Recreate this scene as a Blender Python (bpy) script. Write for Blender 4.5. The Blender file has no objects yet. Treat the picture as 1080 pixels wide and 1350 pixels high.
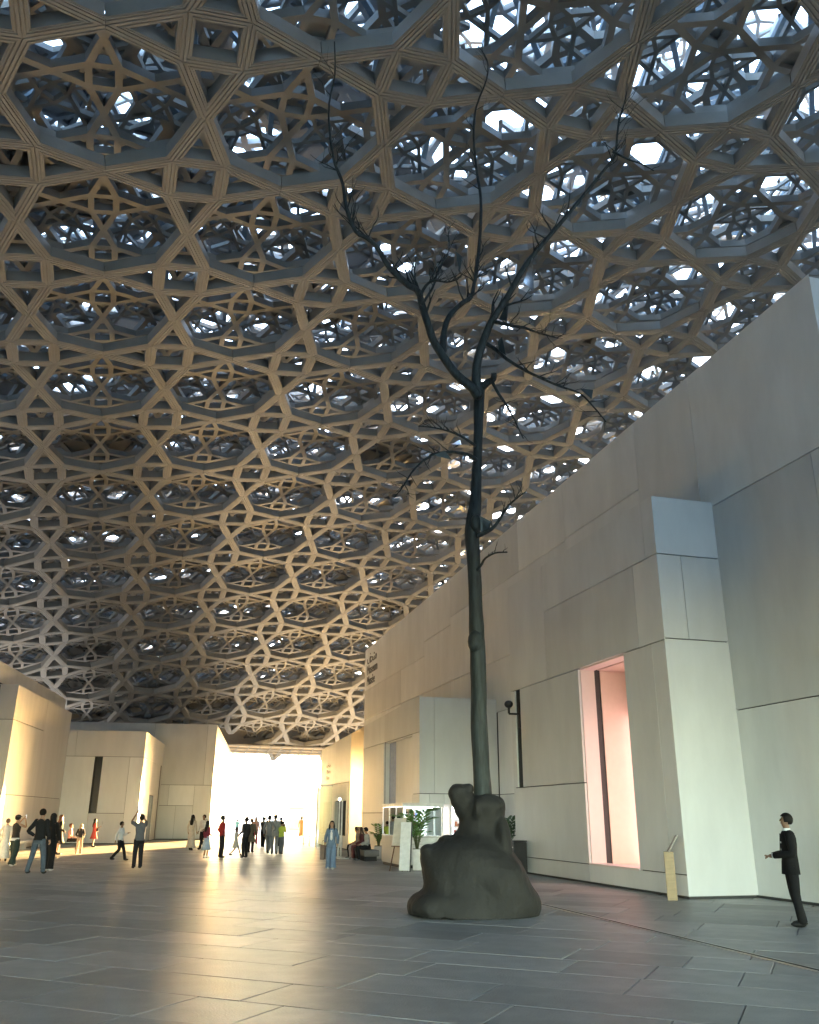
import bpy, bmesh, math, random
import numpy as np
from mathutils import Vector, Matrix
random.seed(11); rng = np.random.default_rng(7)
SC = bpy.context.scene
COL = SC.collection
rad = math.radians

# ------------------------------------------------------------------ camera, sky, sun, exposure
FPX, PITCH, ROLL, EYE = 1130.0, rad(19.54), rad(-0.3), 1.72
cd = bpy.data.cameras.new('camera'); cam = bpy.data.objects.new('camera', cd); COL.objects.link(cam)
cam.location = (0, 0, EYE)
cd.sensor_fit = 'VERTICAL'; cd.sensor_height = 36.0; cd.lens = FPX/1350*36.0
cd.clip_start = 0.1; cd.clip_end = 9000
_fw = Vector((0, math.cos(PITCH), math.sin(PITCH))); _up = Vector((0, -math.sin(PITCH), math.cos(PITCH))); _rt = Vector((1, 0, 0))
_r2 = _rt*math.cos(ROLL) - _up*math.sin(ROLL); _u2 = _up*math.cos(ROLL) + _rt*math.sin(ROLL)
cam.matrix_world = Matrix(((_r2.x, _u2.x, -_fw.x, 0), (_r2.y, _u2.y, -_fw.y, 0), (_r2.z, _u2.z, -_fw.z, EYE), (0, 0, 0, 1)))
SC.camera = cam

SUN_AZ, SUN_EL = 12.0, 5.0            # degrees right of the camera's heading (+y), above the horizon
w = bpy.data.worlds.new('World'); SC.world = w; w.use_nodes = True
nt = w.node_tree; bg = nt.nodes['Background']
sky = nt.nodes.new('ShaderNodeTexSky'); sky.sky_type = 'NISHITA'; sky.sun_disc = False
sky.sun_elevation = rad(SUN_EL); sky.sun_rotation = rad(SUN_AZ); sky.air_density = 0.7; sky.dust_density = 0.5; sky.ozone_density = 0.9
nt.links.new(sky.outputs[0], bg.inputs[0]); bg.inputs[1].default_value = 0.15
sd = bpy.data.lights.new('sun', 'SUN'); sd.energy = 3.8; sd.angle = rad(0.6); sd.color = (1.0, 0.62, 0.24)
sun = bpy.data.objects.new('sun', sd); COL.objects.link(sun); sun.location = (30, 80, 60)
_sv = Vector((math.sin(rad(SUN_AZ))*math.cos(rad(SUN_EL)), math.cos(rad(SUN_AZ))*math.cos(rad(SUN_EL)), math.sin(rad(SUN_EL))))
sun.rotation_euler = _sv.to_track_quat('Z', 'Y').to_euler()
SC.view_settings.view_transform = 'Standard'; SC.view_settings.look = 'None'; SC.view_settings.gamma = 1.0
SC.view_settings.use_curve_mapping = False; SC.view_settings.exposure = 5.25
cy = SC.cycles; SC.render.engine = 'CYCLES'
cy.use_denoising = True; cy.max_bounces = 7; cy.diffuse_bounces = 4; cy.glossy_bounces = 3; cy.transmission_bounces = 6; cy.transparent_max_bounces = 8
cy.caustics_reflective = True; cy.caustics_refractive = False; cy.sample_clamp_indirect = 6.0; cy.blur_glossy = 0.6

# ------------------------------------------------------------------ helpers
def ray(px, py):
    x = (px-540)/FPX; v = (py-675)/FPX; c, s = math.cos(ROLL), math.sin(ROLL)
    x, v = c*x - s*v, s*x + c*v
    return Vector((x, math.cos(PITCH)+v*math.sin(PITCH), math.sin(PITCH)-v*math.cos(PITCH)))
def ground(px, py, z=0.0):
    r = ray(px, py); return Vector((0, 0, EYE)) + r*((z-EYE)/r.z)
def at_depth(px, py, y):
    r = ray(px, py); return Vector((0, 0, EYE)) + r*(y/r.y)

def M(name, base, rough=0.6, metal=0.0, var=0.12, scale=6.0, bump=0.0, bscale=40.0, spec=0.5, stretch=None, trans=0.0, rvar=0.0, tone=None, coords='Object', ior=None, tv=.12):
    m = bpy.data.materials.new(name); m.use_nodes = True; n = m.node_tree.nodes; l = m.node_tree.links
    b = n['Principled BSDF']; b.inputs['Roughness'].default_value = rough; b.inputs['Metallic'].default_value = metal
    b.inputs['Specular IOR Level'].default_value = spec
    if ior: b.inputs['IOR'].default_value = ior
    if trans: b.inputs['Transmission Weight'].default_value = trans
    tc = n.new('ShaderNodeTexCoord'); vec = tc.outputs[coords]
    if stretch:
        mp = n.new('ShaderNodeMapping'); mp.inputs['Scale'].default_value = stretch; l.new(vec, mp.inputs[0]); vec = mp.outputs[0]
    nz = n.new('ShaderNodeTexNoise'); nz.inputs['Scale'].default_value = scale; nz.inputs['Detail'].default_value = 6; nz.inputs['Roughness'].default_value = 0.6
    l.new(vec, nz.inputs['Vector'])
    rp = n.new('ShaderNodeValToRGB')
    rp.color_ramp.elements[0].position = 0.3; rp.color_ramp.elements[1].position = 0.7
    c0 = [max(0, c*(1-var)) for c in base[:3]]; c1 = [min(1, c*(1+var)) for c in base[:3]]
    rp.color_ramp.elements[0].color = (*c0, 1); rp.color_ramp.elements[1].color = (*c1, 1)
    l.new(nz.outputs[0], rp.inputs[0]); colout = rp.outputs[0]
    if tone:
        hs = n.new('ShaderNodeMix'); hs.data_type = 'RGBA'; hs.blend_type = 'MULTIPLY'; hs.inputs[0].default_value = 1.0
        if tone == 'object': src = n.new('ShaderNodeObjectInfo').outputs['Random']
        else:
            at = n.new('ShaderNodeAttribute'); at.attribute_name = 'tone'; src = at.outputs['Fac']
        mr = n.new('ShaderNodeMapRange'); mr.inputs[3].default_value = 1-tv; mr.inputs[4].default_value = 1+tv; l.new(src, mr.inputs[0])
        l.new(colout, hs.inputs[6]); l.new(mr.outputs[0], hs.inputs[7]); colout = hs.outputs[2]
    l.new(colout, b.inputs['Base Color'])
    if rvar:
        mr2 = n.new('ShaderNodeMapRange'); mr2.inputs[3].default_value = rough-rvar; mr2.inputs[4].default_value = rough+rvar; l.new(nz.outputs[0], mr2.inputs[0]); l.new(mr2.outputs[0], b.inputs['Roughness'])
    if bump:
        n2 = n.new('ShaderNodeTexNoise'); n2.inputs['Scale'].default_value = bscale; n2.inputs['Detail'].default_value = 5; l.new(vec, n2.inputs['Vector'])
        bp = n.new('ShaderNodeBump'); bp.inputs['Strength'].default_value = bump; bp.inputs['Distance'].default_value = 0.02
        l.new(n2.outputs[0], bp.inputs['Height']); l.new(bp.outputs[0], b.inputs['Normal'])
    return m
def emit(name, col, strength, base=(0.8, 0.8, 0.8)):
    m = M(name, base, 0.5); b = m.node_tree.nodes['Principled BSDF']
    b.inputs['Emission Color'].default_value = (*col, 1); b.inputs['Emission Strength'].default_value = strength
    return m

class MB:
    def __init__(s): s.v = []; s.f = []
    def quadprism(s, p, q):                      # p, q: matching loops of 4+ points -> closed prism
        n = len(p); k = len(s.v); s.v += [Vector(a) for a in p] + [Vector(a) for a in q]
        s.f.append(tuple(k+i for i in range(n))[::-1]); s.f.append(tuple(k+n+i for i in range(n)))
        for i in range(n): s.f.append((k+i, k+(i+1) % n, k+n+(i+1) % n, k+n+i))
        return s
    def box(s, c, sx, sy, sz, rz=0.0, R=None, ch=0.0):
        c = Vector(c); R = R or Matrix.Rotation(rz, 3, 'Z')
        hx, hy, hz = sx/2, sy/2, sz/2
        if ch <= 0:
            P = [(-hx, -hy), (hx, -hy), (hx, hy), (-hx, hy)]
            return s.quadprism([c+R@Vector((x, y, -hz)) for x, y in P], [c+R@Vector((x, y, hz)) for x, y in P])
        k = len(s.v)
        def loop(i, z): 
            a, b = hx-i, hy-i; return [c+R@Vector(q) for q in ((-a, -b, z), (a, -b, z), (a, b, z), (-a, b, z))]
        L = [loop(ch, -hz), loop(0, -hz+ch), loop(0, hz-ch), loop(ch, hz)]
        for q in L: s.v += q
        s.f.append((k+3, k+2, k+1, k))
        for r in range(3):
            for i in range(4): s.f.append((k+4*r+i, k+4*r+(i+1) % 4, k+4*r+4+(i+1) % 4, k+4*r+4+i))
        s.f.append((k+12, k+13, k+14, k+15)); return s
    def bar(s, a, b, w, h=None, up=(0, 0, 1)):
        a, b = Vector(a), Vector(b); h = h or w; d = (b-a).normalized(); x = d.cross(Vector(up))
        if x.length < 1e-4: x = d.cross(Vector((1, 0, 0)))
        x.normalize(); y = x.cross(d)
        P = [(-w/2, -h/2), (w/2, -h/2), (w/2, h/2), (-w/2, h/2)]
        return s.quadprism([a+x*i+y*j for i, j in P], [b+x*i+y*j for i, j in P])
    def tube(s, path, radii, seg=10, cap=True, smooth=3, wob=0.0):
        P = [Vector(p) for p in path]
        if isinstance(radii, (int, float)): radii = [radii]*len(P)
        if smooth > 1 and len(P) > 2:
            Q, Rr = [], []
            for i in range(len(P)-1):
                p0, p1, p2, p3 = P[max(i-1, 0)], P[i], P[i+1], P[min(i+2, len(P)-1)]
                for k in range(smooth):
                    t = k/smooth
                    Q.append(0.5*((2*p1)+(p2-p0)*t+(2*p0-5*p1+4*p2-p3)*t*t+(3*p1-p0-3*p2+p3)*t**3)); Rr.append(radii[i]*(1-t)+radii[i+1]*t)
            Q.append(P[-1]); Rr.append(radii[-1]); P, radii = Q, Rr
        k = len(s.v); n = len(P); x = None
        for i in range(n):
            d = (P[min(i+1, n-1)]-P[max(i-1, 0)])
            d = d.normalized() if d.length > 1e-9 else Vector((0, 0, 1))
            if x is None:
                x = d.orthogonal().normalized()
            else:
                x = (x - d*x.dot(d)); x = x.normalized() if x.length > 1e-6 else d.orthogonal().normalized()
            y = d.cross(x)
            for j in range(seg):
                a = 2*math.pi*j/seg; r = radii[i]*(1+wob*(random.random()-.5))
                s.v.append(P[i]+x*math.cos(a)*r+y*math.sin(a)*r)
        for i in range(n-1):
            for j in range(seg): s.f.append((k+i*seg+j, k+i*seg+(j+1) % seg, k+(i+1)*seg+(j+1) % seg, k+(i+1)*seg+j))
        if cap:
            s.f.append(tuple(k+j for j in range(seg))[::-1]); s.f.append(tuple(k+(n-1)*seg+j for j in range(seg)))
        return s
    def loft(s, rings, seg=18, cap=True, flute=None):   # ring: cx, cy, z, rx, ry ; flute(i) -> amplitude
        k = len(s.v); n = len(rings)
        for i, (cx, cyy, z, rx, ry) in enumerate(rings):
            fa = flute[i] if flute else 0.0
            for j in range(seg):
                a = 2*math.pi*j/seg; m = 1+fa*math.sin(5*a+0.6)+fa*.6*math.sin(9*a+2)
                s.v.append(Vector((cx+rx*m*math.cos(a), cyy+ry*m*math.sin(a), z)))
        for i in range(n-1):
            for j in range(seg): s.f.append((k+i*seg+j, k+i*seg+(j+1) % seg, k+(i+1)*seg+(j+1) % seg, k+(i+1)*seg+j))
        if cap:
            s.f.append(tuple(k+j for j in range(seg))[::-1]); s.f.append(tuple(k+(n-1)*seg+j for j in range(seg)))
        return s
    def ell(s, c, rx, ry, rz, R=None, seg=14, rings=9):
        c = Vector(c); k = len(s.v)
        for i in range(rings+1):
            t = math.pi*i/rings
            for j in range(seg):
                a = 2*math.pi*j/seg; p = Vector((rx*math.sin(t)*math.cos(a), ry*math.sin(t)*math.sin(a), rz*math.cos(t)))
                s.v.append(c+(R@p if R else p))
        for i in range(rings):
            for j in range(seg): s.f.append((k+i*seg+j, k+(i+1)*seg+j, k+(i+1)*seg+(j+1) % seg, k+i*seg+(j+1) % seg))
        return s
    def poly(s, pts): k = len(s.v); s.v += [Vector(p) for p in pts]; s.f.append(tuple(range(k, k+len(pts)))); return s
    def mesh(s, name, off=(0, 0, 0)):
        o = Vector(off); me = bpy.data.meshes.new(name); me.from_pydata([tuple(v-o) for v in s.v], [], s.f); me.update(); return me
    def build(s, name, mat, parent=None, world=False, smooth=False):
        me = s.mesh(name, parent.location if (parent and world) else (0, 0, 0))
        if mat: me.materials.append(mat)
        if smooth: me.polygons.foreach_set('use_smooth', [True]*len(me.polygons))
        return link(name, me, parent)
def link(name, me, parent=None):
    o = bpy.data.objects.new(name, me); COL.objects.link(o)
    if parent: o.parent = parent
    return o
def tag(o, label=None, cat=None, group=None, kind=None):
    if label: o['label'] = label
    if cat: o['category'] = cat
    if group: o['group'] = group
    if kind: o['kind'] = kind
    return o
def thing(name, loc, label, cat, group=None, rz=0.0):
    o = bpy.data.objects.new(name, None); COL.objects.link(o); o.location = loc; o.rotation_euler = (0, 0, rz); o.empty_display_size = .3
    return tag(o, label, cat, group)
def npmesh(name, V, F, mat, smooth=False):            # V (n,3), F (m,4) int arrays
    me = bpy.data.meshes.new(name); me.vertices.add(len(V)); me.vertices.foreach_set('co', np.ascontiguousarray(V, dtype=np.float32).ravel())
    m, k = F.shape
    me.loops.add(m*k); me.loops.foreach_set('vertex_index', np.ascontiguousarray(F, dtype=np.int32).ravel())
    me.polygons.add(m); me.polygons.foreach_set('loop_start', np.arange(0, m*k, k, dtype=np.int32)); me.polygons.foreach_set('loop_total', np.full(m, k, dtype=np.int32))
    me.polygons.foreach_set('use_smooth', np.zeros(m, dtype=bool)); me.update(calc_edges=True); me.materials.append(mat); return me

# ------------------------------------------------------------------ materials
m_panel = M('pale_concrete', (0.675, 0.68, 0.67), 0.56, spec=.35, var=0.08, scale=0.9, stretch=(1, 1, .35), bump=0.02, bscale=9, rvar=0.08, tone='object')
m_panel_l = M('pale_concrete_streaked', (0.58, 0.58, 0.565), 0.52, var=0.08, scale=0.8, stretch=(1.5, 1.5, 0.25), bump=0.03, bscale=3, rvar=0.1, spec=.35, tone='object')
m_core = M('joint_backing', (0.06, 0.06, 0.06), 0.9)
m_roof = M('roof_membrane', (0.4, 0.39, 0.37), 0.9)
m_gold_glow = M('gold_glow_paint', (0.55, 0.40, 0.20), 0.38, metal=0.6, var=0.12, scale=2, stretch=(6, 6, .3))  # golden sun reflection on the low gallery, put into the panel colour
m_floor = M('grey_granite_slab', (0.31, 0.303, 0.285), 0.45, var=0.22, scale=2.2, bump=0.22, bscale=38, rvar=0.08, tone='object', tv=.24, spec=0.42)
m_floor_far = M('grey_granite_far', (0.31, 0.303, 0.285), 0.45, var=0.22, scale=2.2, bump=0.22, bscale=38, rvar=0.08, tone='attr', tv=.24, spec=0.42)
m_grout = M('dark_joint', (0.035, 0.035, 0.035), 0.8)
m_steel = M('brushed_steel', (0.5, 0.5, 0.48), 0.35, metal=0.9, var=.05)
m_sea = M('sea_water', (0.02, 0.05, 0.06), 0.22, var=0.1, scale=.2, bump=0.5, bscale=1.2, spec=0.7)
m_terrace = M('pale_terrace_stone', (0.42, 0.36, 0.27), 0.6, var=0.08, scale=1.5)
m_white = M('white_render', (0.75, 0.74, 0.7), 0.7, var=.04)
m_lat = M('lattice_cladding', (0.265, 0.262, 0.245), 0.42, metal=.15, var=0.10, scale=1.2, bump=.02, bscale=20)
m_lat2 = M('lattice_cladding_inner', (0.28, 0.277, 0.262), 0.42, metal=.15, var=0.12, scale=1.2)
m_lat3 = M('lattice_cladding_outer', (0.32, 0.32, 0.32), 0.5, var=0.12, scale=1.2)
m_truss = M('truss_steel', (0.20, 0.25, 0.30), 0.4, metal=0.3, var=.1)
m_dark = M('near_black_metal', (0.02, 0.02, 0.022), 0.45, metal=.2)
def glass(name, tint=(0.85, 0.92, 0.9), rough=0.02, opacity=0.12):
    m = bpy.data.materials.new(name); m.use_nodes = True; n = m.node_tree.nodes; l = m.node_tree.links
    n.remove(n['Principled BSDF']); o = n['Material Output']
    t = n.new('ShaderNodeBsdfTransparent'); t.inputs[0].default_value = (*tint, 1)
    g = n.new('ShaderNodeBsdfGlossy'); g.inputs['Roughness'].default_value = rough
    fr = n.new('ShaderNodeFresnel'); fr.inputs[0].default_value = 1.5
    ad = n.new('ShaderNodeMath'); ad.operation = 'ADD'; ad.use_clamp = True; ad.inputs[1].default_value = opacity*0.3; l.new(fr.outputs[0], ad.inputs[0])
    mx = n.new('ShaderNodeMixShader'); l.new(ad.outputs[0], mx.inputs[0]); l.new(t.outputs[0], mx.inputs[1]); l.new(g.outputs[0], mx.inputs[2]); l.new(mx.outputs[0], o.inputs[0])
    return m
m_glass = glass('clear_glass')

# ------------------------------------------------------------------ frames of the two building groups
AR, AL, AF = -15.6, -9.0, 24.6
def frame(a):
    a = rad(a); return Vector((math.sin(a), math.cos(a), 0)), Vector((math.cos(a), -math.sin(a), 0))
dR, nR = frame(AR); dL, nL = frame(AL); dF, nF = frame(AF)
OB = Vector((6.28, 20.87, 0))
def RP(u, w_, z=0.0): return OB + dR*u + nR*w_ + Vector((0, 0, z))

# ------------------------------------------------------------------ floor, sea
def tone_attr(me, per_face):
    a = me.attributes.new('tone', 'FLOAT', 'FACE'); a.data.foreach_set('value', per_face)
fl = MB()
fl.poly([(-120, -90, -.03), (120, -90, -.03), (120, 100, -.03), (-120, 100, -.03)])
floor = fl.build('floor', m_grout); tag(floor, kind='structure')
ROWD = 1.0; TH = 0.05
slab_meshes = {}
def slab_mesh(L):
    if L not in slab_meshes:
        me = MB().box((0, 0, -TH/2), L-.014, ROWD-.014, TH, ch=.004).mesh('paving_stone'); me.materials.append(m_floor); slab_meshes[L] = me
    return slab_meshes[L]
slabs = []
rr = random.Random(3)
e1 = -nF  # along the rows (to the left and away)
for row in range(-60, 110):
    pos = -110 + rr.random()*2
    off = row*ROWD + (0.012 if row % 3 == 0 else 0)
    while pos < 110:
        L = rr.choice((1.0, 1.5, 1.5, 2.0, 2.0, 2.5)); c = dF*(off+ROWD/2) + e1*(pos+L/2)
        pos += L
        if c.y < -8 or c.y > 60 or abs(c.x) > 34: continue
        slabs.append((c, L))
def vis(c):
    if c.y < 5.5: return 1e6 + c.length
    t = c.x/max(c.y, .1); lim = .55
    return c.length + (0 if abs(t) < lim else 60)
slabs.sort(key=lambda s_: vis(s_[0]))
rzF = math.atan2(e1.y, e1.x)
for c, L in slabs[:300]:
    o = link('paving_stone', slab_mesh(L), floor); o.location = (c.x, c.y, rr.uniform(-.0018, .0015)); o.rotation_euler = (rr.uniform(-.001, .001), rr.uniform(-.001, .001), rzF)
mb = MB(); tones = []
for c, L in slabs[300:]:
    k = len(mb.f); mb.box((c.x, c.y, -TH/2+rr.uniform(-.0018, .0015)), L-.014, ROWD-.014, TH, rz=rzF, ch=.004); t = rr.random(); tones += [t]*(len(mb.f)-k)
o = mb.build('paving_stones', m_floor_far, floor); tag(o, kind='stuff'); tone_attr(o.data, tones)
mb = MB()
for a in ((-120, 60.8, 120, 99.6), (-120, -90, 120, -9.2), (-120, -9.2, -35.2, 60.8), (35.2, -9.2, 120, 60.8)):
    mb.box(((a[0]+a[2])/2, (a[1]+a[3])/2, -.012), a[2]-a[0], a[3]-a[1], .024)
o = mb.build('outer_paving', m_floor_far, floor); tag(o, kind='stuff'); tone_attr(o.data, [.5]*len(mb.f))
mb = MB().box((0, 118, -.22), 240, 36, .4); tag(mb.build('terrace', m_terrace), kind='structure')
mb = MB().poly([(-4000, -4000, -1.6), (4000, -4000, -1.6), (4000, 4000, -1.6), (-4000, 4000, -1.6)]); tag(mb.build('sea', m_sea), kind='structure')

# drain channel
g0 = ground(712, 1192); g1 = ground(1080, 1280); gd = (g1-g0).normalized(); gn = Vector((gd.y, -gd.x, 0))
a0 = g0 - gd*9; a1 = g1 + gd*6
dr = thing('drain_channel', a0, 'long narrow steel drain channel let into the paving beside the right wall', 'drain')
for sgn in (-1, 1):
    MB().bar(a0+gn*sgn*.055+Vector((0, 0, .003)), a1+gn*sgn*.055+Vector((0, 0, .003)), .03, .014).build('rail', m_steel, dr, True)
MB().bar(a0+Vector((0, 0, .0)), a1+Vector((0, 0, .0)), .078, .012).build('slot', m_grout, dr, True)

# ------------------------------------------------------------------ buildings: cores and panels
GH, GV, PT = 0.026, 0.016, 0.07
def panels(parent, O, d, n, rects, mat, top=None, mitre=True):
    """clad the vertical plane through O along d (outward normal n) with separate panels; rect = u0,u1,z0,z1"""
    um = min(r[0] for r in rects)
    for r in rects:
        u0, u1, z0, z1 = r[:4]; mi = PT if (mitre and abs(u0-um) < 1e-6) else 0
        za = z1 if not top or z1 < 90 else top(u0); zb = z1 if not top or z1 < 90 else top(u1)
        a, b = u0+(GV/2 if not mi else .001), u1-GV/2; lo = z0+(GH/2 if z0 > 0.05 else .06); ga = GH/2 if z1 < 90 else 0
        def P(u, z, k): return O + d*u - n*k + Vector((0, 0, z))
        q = [(a, lo), (b, lo), (b, zb-ga), (a, za-ga)]; c = .005
        qi = [(a+c, lo+c), (b-c, lo+c), (b-c, zb-ga-c), (a+c, za-ga-c)]
        m = MB(); B = [P(u+(mi if i in (0, 3) else 0), z, PT) for i, (u, z) in enumerate(q)]; F = [P(u, z, c) for u, z in q]; T = [P(u, z, 0) for u, z in qi]
        k = 0; m.v = B+F+T
        m.f = [(3, 2, 1, 0), (8, 9, 10, 11)] + [(i, (i+1) % 4, 4+(i+1) % 4, 4+i) for i in range(4)] + [(4+i, 4+(i+1) % 4, 8+(i+1) % 4, 8+i) for i in range(4)]
        if (T[1]-T[0]).cross(T[3]-T[0]).dot(n) < 0: m.f = [f[::-1] for f in m.f]
        m.build(r[4] if len(r) > 4 else 'wall_panel', r[5] if len(r) > 5 else mat, parent, True)
def core(parent, boxes, O, d, n, name='core', mat=None):
    """boxes (u0,u1,k0,k1,z0,z1): k = depth behind the face plane"""
    m = MB()
    for u0, u1, k0, k1, z0, z1 in boxes:
        P = lambda u, k, z: O + d*u - n*k + Vector((0, 0, z))
        zt = z1 if isinstance(z1, tuple) else (z1, z1)
        m.quadprism([P(u0, k0, z0), P(u1, k0, z0), P(u1, k1, z0), P(u0, k1, z0)], [P(u0, k0, zt[0]), P(u1, k0, zt[1]), P(u1, k1, zt[1]), P(u0, k1, zt[0])])
    return m.build(name, mat or m_core, parent, True)
I = PT-.01
# --- block B: white projecting bay with the pink window
bB = thing('gallery_bay', OB, 'projecting pale grey gallery bay with a tall glowing pink window behind the bronze info stand', 'building')
nB = -nR                                  # its long side faces left
W0, W1, WZ0, WZ1 = 2.05, 4.75, 0.5, 5.85
core(bB, [(I, W0-.02, I, 1.8, 0, 9.55), (W1+.02, 9.2, I, 1.8, 0, 9.55), (9.2, 9.65, .34, 1.8, 0, 9.55), (9.65, 10-I, I, 1.8, 0, 9.55), (W0-.02, W1+.02, I, 1.8, 0, WZ0-.02), (W0-.02, W1+.02, I, 1.8, WZ1+.02, 9.55), (9.2, 9.65, I, .34, 0, 2.6), (9.2, 9.65, I, .34, 5.87, 9.55)], OB, dR, nB)
panels(bB, OB, dR, nB, [(0, .92, 0, .5), (.92, 4.75, 0, .5), (4.75, 10, 0, .5), (4.75, 10, .5, 2.64), (0, .62, .5, 5.85), (.62, 2.05, .5, 5.85), (4.75, 9.2, 2.64, 5.85), (9.65, 10, 2.64, 5.85), (0, 1.22, 5.85, 8.05), (1.22, 6.95, 5.85, 8.05), (6.95, 10, 5.85, 9.62), (0, .55, 8.05, 9.62), (.55, 6.95, 8.05, 9.62)], m_panel)
panels(bB, OB+dR*0, nR, -dR, [(0, 1.9, 0, 5.88), (0, .69, 5.88, 8.05), (.69, 1.9, 5.88, 8.05), (0, 1.9, 8.05, 9.62)], m_panel)
m_peach = M('peach_plaster', (0.74, 0.60, 0.50), 0.6, var=.03); m_pink = emit('pink_screen', (1.0, 0.58, 0.56), 0.11)
m_blush = M('blush_reveal', (0.7, 0.62, 0.58), 0.5, var=.02)
rv = MB()   # reveal of the window: far side, near side, head, sill
def BP(u, k, z): return OB + dR*u + nR*k + Vector((0, 0, z))
def slabq(m, u0, u1, k0, k1, z0, z1):
    m.quadprism([BP(u0, k0, z0), BP(u1, k0, z0), BP(u1, k1, z0), BP(u0, k1, z0)], [BP(u0, k0, z1), BP(u1, k0, z1), BP(u1, k1, z1), BP(u0, k1, z1)]); return m
slabq(rv, W1-.015, W1+.018, .075, .52, WZ0, WZ1); slabq(rv, W0-.018, W0+.015, .075, .52, WZ0, WZ1)
slabq(rv, W0+.016, W1-.016, .075, .52, WZ1-.03, WZ1+.018); slabq(rv, W0+.016, W1-.016, -.02, .52, WZ0-.018, WZ0+.03)
win = rv.build('window', m_blush, bB, True)
fr = MB()
slabq(fr, W1-.14, W1-.016, .522, .70, WZ0, WZ1); slabq(fr, W0+.016, W0+.14, .522, .62, WZ0, WZ1); slabq(fr, W0+.141, W1-.141, .522, .62, WZ1-.12, WZ1-.03); slabq(fr, W0+.141, W1-.141, .522, .62, WZ0+.0, WZ0+.06)
o = fr.build('frame', M('dark_grey_frame', (.26, .21, .19), .5), win, True)
o = slabq(MB(), W0+.14, W1-.14, .56, .572, WZ0+.06, WZ1-.12).build('pane', m_glass, win, True)
rm = MB(); slabq(rm, W1-.01, W1+.019, .71, 1.74, WZ0, WZ1); slabq(rm, W0-.019, W0+.01, .63, 1.74, WZ0, WZ1)
slabq(rm, W0+.012, W1-.012, .63, 1.74, WZ0-.019, WZ0+.01); slabq(rm, W0+.012, W1-.012, .63, 1.74, WZ1-.02, WZ1+.019)
rm.build('inner_room', m_peach, bB, True)
slabq(MB(), W0+.012, W1-.012, 1.70, 1.74, WZ0+.012, 4.55).build('light_screen', m_pink, bB, True)
slabq(MB(), W0+.012, W1-.012, 1.70, 1.74, 4.56, WZ1-.03).build('upper_wall', M('brown_upper_wall', (.28, .19, .15), .7), bB, True)
for uu in (W1-.55, W1-.72): slabq(MB(), uu, uu+.03, 1.40, 1.43, WZ0+.02, 4.4).build('curtain_rail', M('rail_brown', (.3, .18, .14), .5), bB, True)
# --- building A: the long high gallery wall, its recess, and building C below/beyond it
OA = RP(0, 1.8)
bA = thing('long_gallery', RP(-4.6, 1.8), 'tall windowless pale grey gallery wall rising on the right above the other blocks', 'building')
topA = lambda u: 13.66-.0172*(u+4.6)
core(bA, [(-4.6+I, 41.25, I, 10, 0, (topA(-4.6)-.03, topA(41.3)-.03)), (41.3, 57.4, I, 10, 0, 6.4)], OA, dR, -nR)  # low extension past the wall's far end is unseen, added to shade the floor
panels(bA, OA, dR, -nR, [(-4.6, 0, 0, 4.2), (-4.6, -3.75, 4.2, 9.5), (-3.75, 0, 4.2, 9.5), (0, 10, 0, 9.5), (-4.6, .45, 9.5, 99), (.45, 3.49, 9.5, 99), (3.49, 8.75, 9.5, 11.27), (8.75, 13.1, 9.5, 11.2), (13.1, 22.05, 8, 11.2), (3.49, 8.75, 11.27, 99), (8.75, 13.1, 11.2, 99), (13.1, 18.9, 11.2, 99), (18.9, 22.05, 11.2, 99),
    (10, 13.1, 5.85, 9.5), (10, 15.9, 2.57, 5.85), (10, 15.9, 0, 2.57), (13.1, 22.05, 5.85, 8), (22.05, 26.7, 8, 10.8), (22.05, 26.7, 10.8, 99), (26.7, 35.15, 10.0, 99), (26.7, 31.5, 8, 10.0), (31.5, 35.15, 8, 10.0), (35.15, 41.3, 10.0, 99), (35.15, 41.3, 8, 10.0), (22.05, 31.5, 5.85, 8), (31.5, 41.3, 5.85, 8), (41.3, 49, 0, 6.4), (49, 57.5, 0, 6.4)], m_panel, topA)
panels(bA, RP(-4.6, 1.8), nR, -dR, [(0, 4, 0, 4.2), (0, 4, 4.2, 9.5), (4, 9.9, 0, 4.2), (4, 9.9, 4.2, 9.5), (0, 4, 9.5, 13.6), (4, 9.9, 9.5, 13.6)], m_panel)
CW = -1.6; OC_ = RP(0, CW)
bC = thing('low_gallery', RP(15.95, CW), 'low pale gallery block with a strip coloured like reflected golden sun, standing behind the food kiosk', 'building')
topC = lambda u: 6.40-.029*(u-15.95)
core(bC, [(15.95+I, 17.05, I, 3.36, 0, 6.3), (21.8, 26.2, I, 3.36, 0, (6.15, 6.02)), (17.05, 21.8, I, 3.36, 0, 1.84), (17.05, 21.8, I, 3.36, 4.97, 6.15), (17.05, 21.8, .34, 3.36, 1.86, 4.96), (26.2, 30.2, I, 3.36, 0, (6.0, 5.9)), (33.5, 38.4, I, 3.36, 0, (5.8, 5.65)), (30.2, 33.5, I, 3.36, 0, .68), (30.2, 33.5, I, 3.36, 2.52, (5.9, 5.8)), (30.2, 33.5, 1.2, 3.36, .7, 2.5)], OC_, dR, -nR)
panels(bC, OC_, dR, -nR, [(15.95, 17.05, 0, 2.57), (15.95, 17.05, 2.57, 4.96), (17.05, 21.8, 0, 1.86), (21.8, 26.2, 0, 1.86), (21.8, 26.2, 1.86, 4.96), (15.95, 21.8, 4.96, 99), (21.8, 26.2, 4.96, 99), (26.2, 29.3, 0, 99, 'gold_glow_panel', m_gold_glow), (29.3, 30.2, 0, 3.47), (30.2, 33.5, 0, .7), (30.2, 33.5, 2.5, 3.47), (33.5, 38.5, 0, 3.47), (29.3, 33.6, 3.47, 99), (33.6, 38.5, 3.47, 99)], m_panel, topC)
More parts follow.
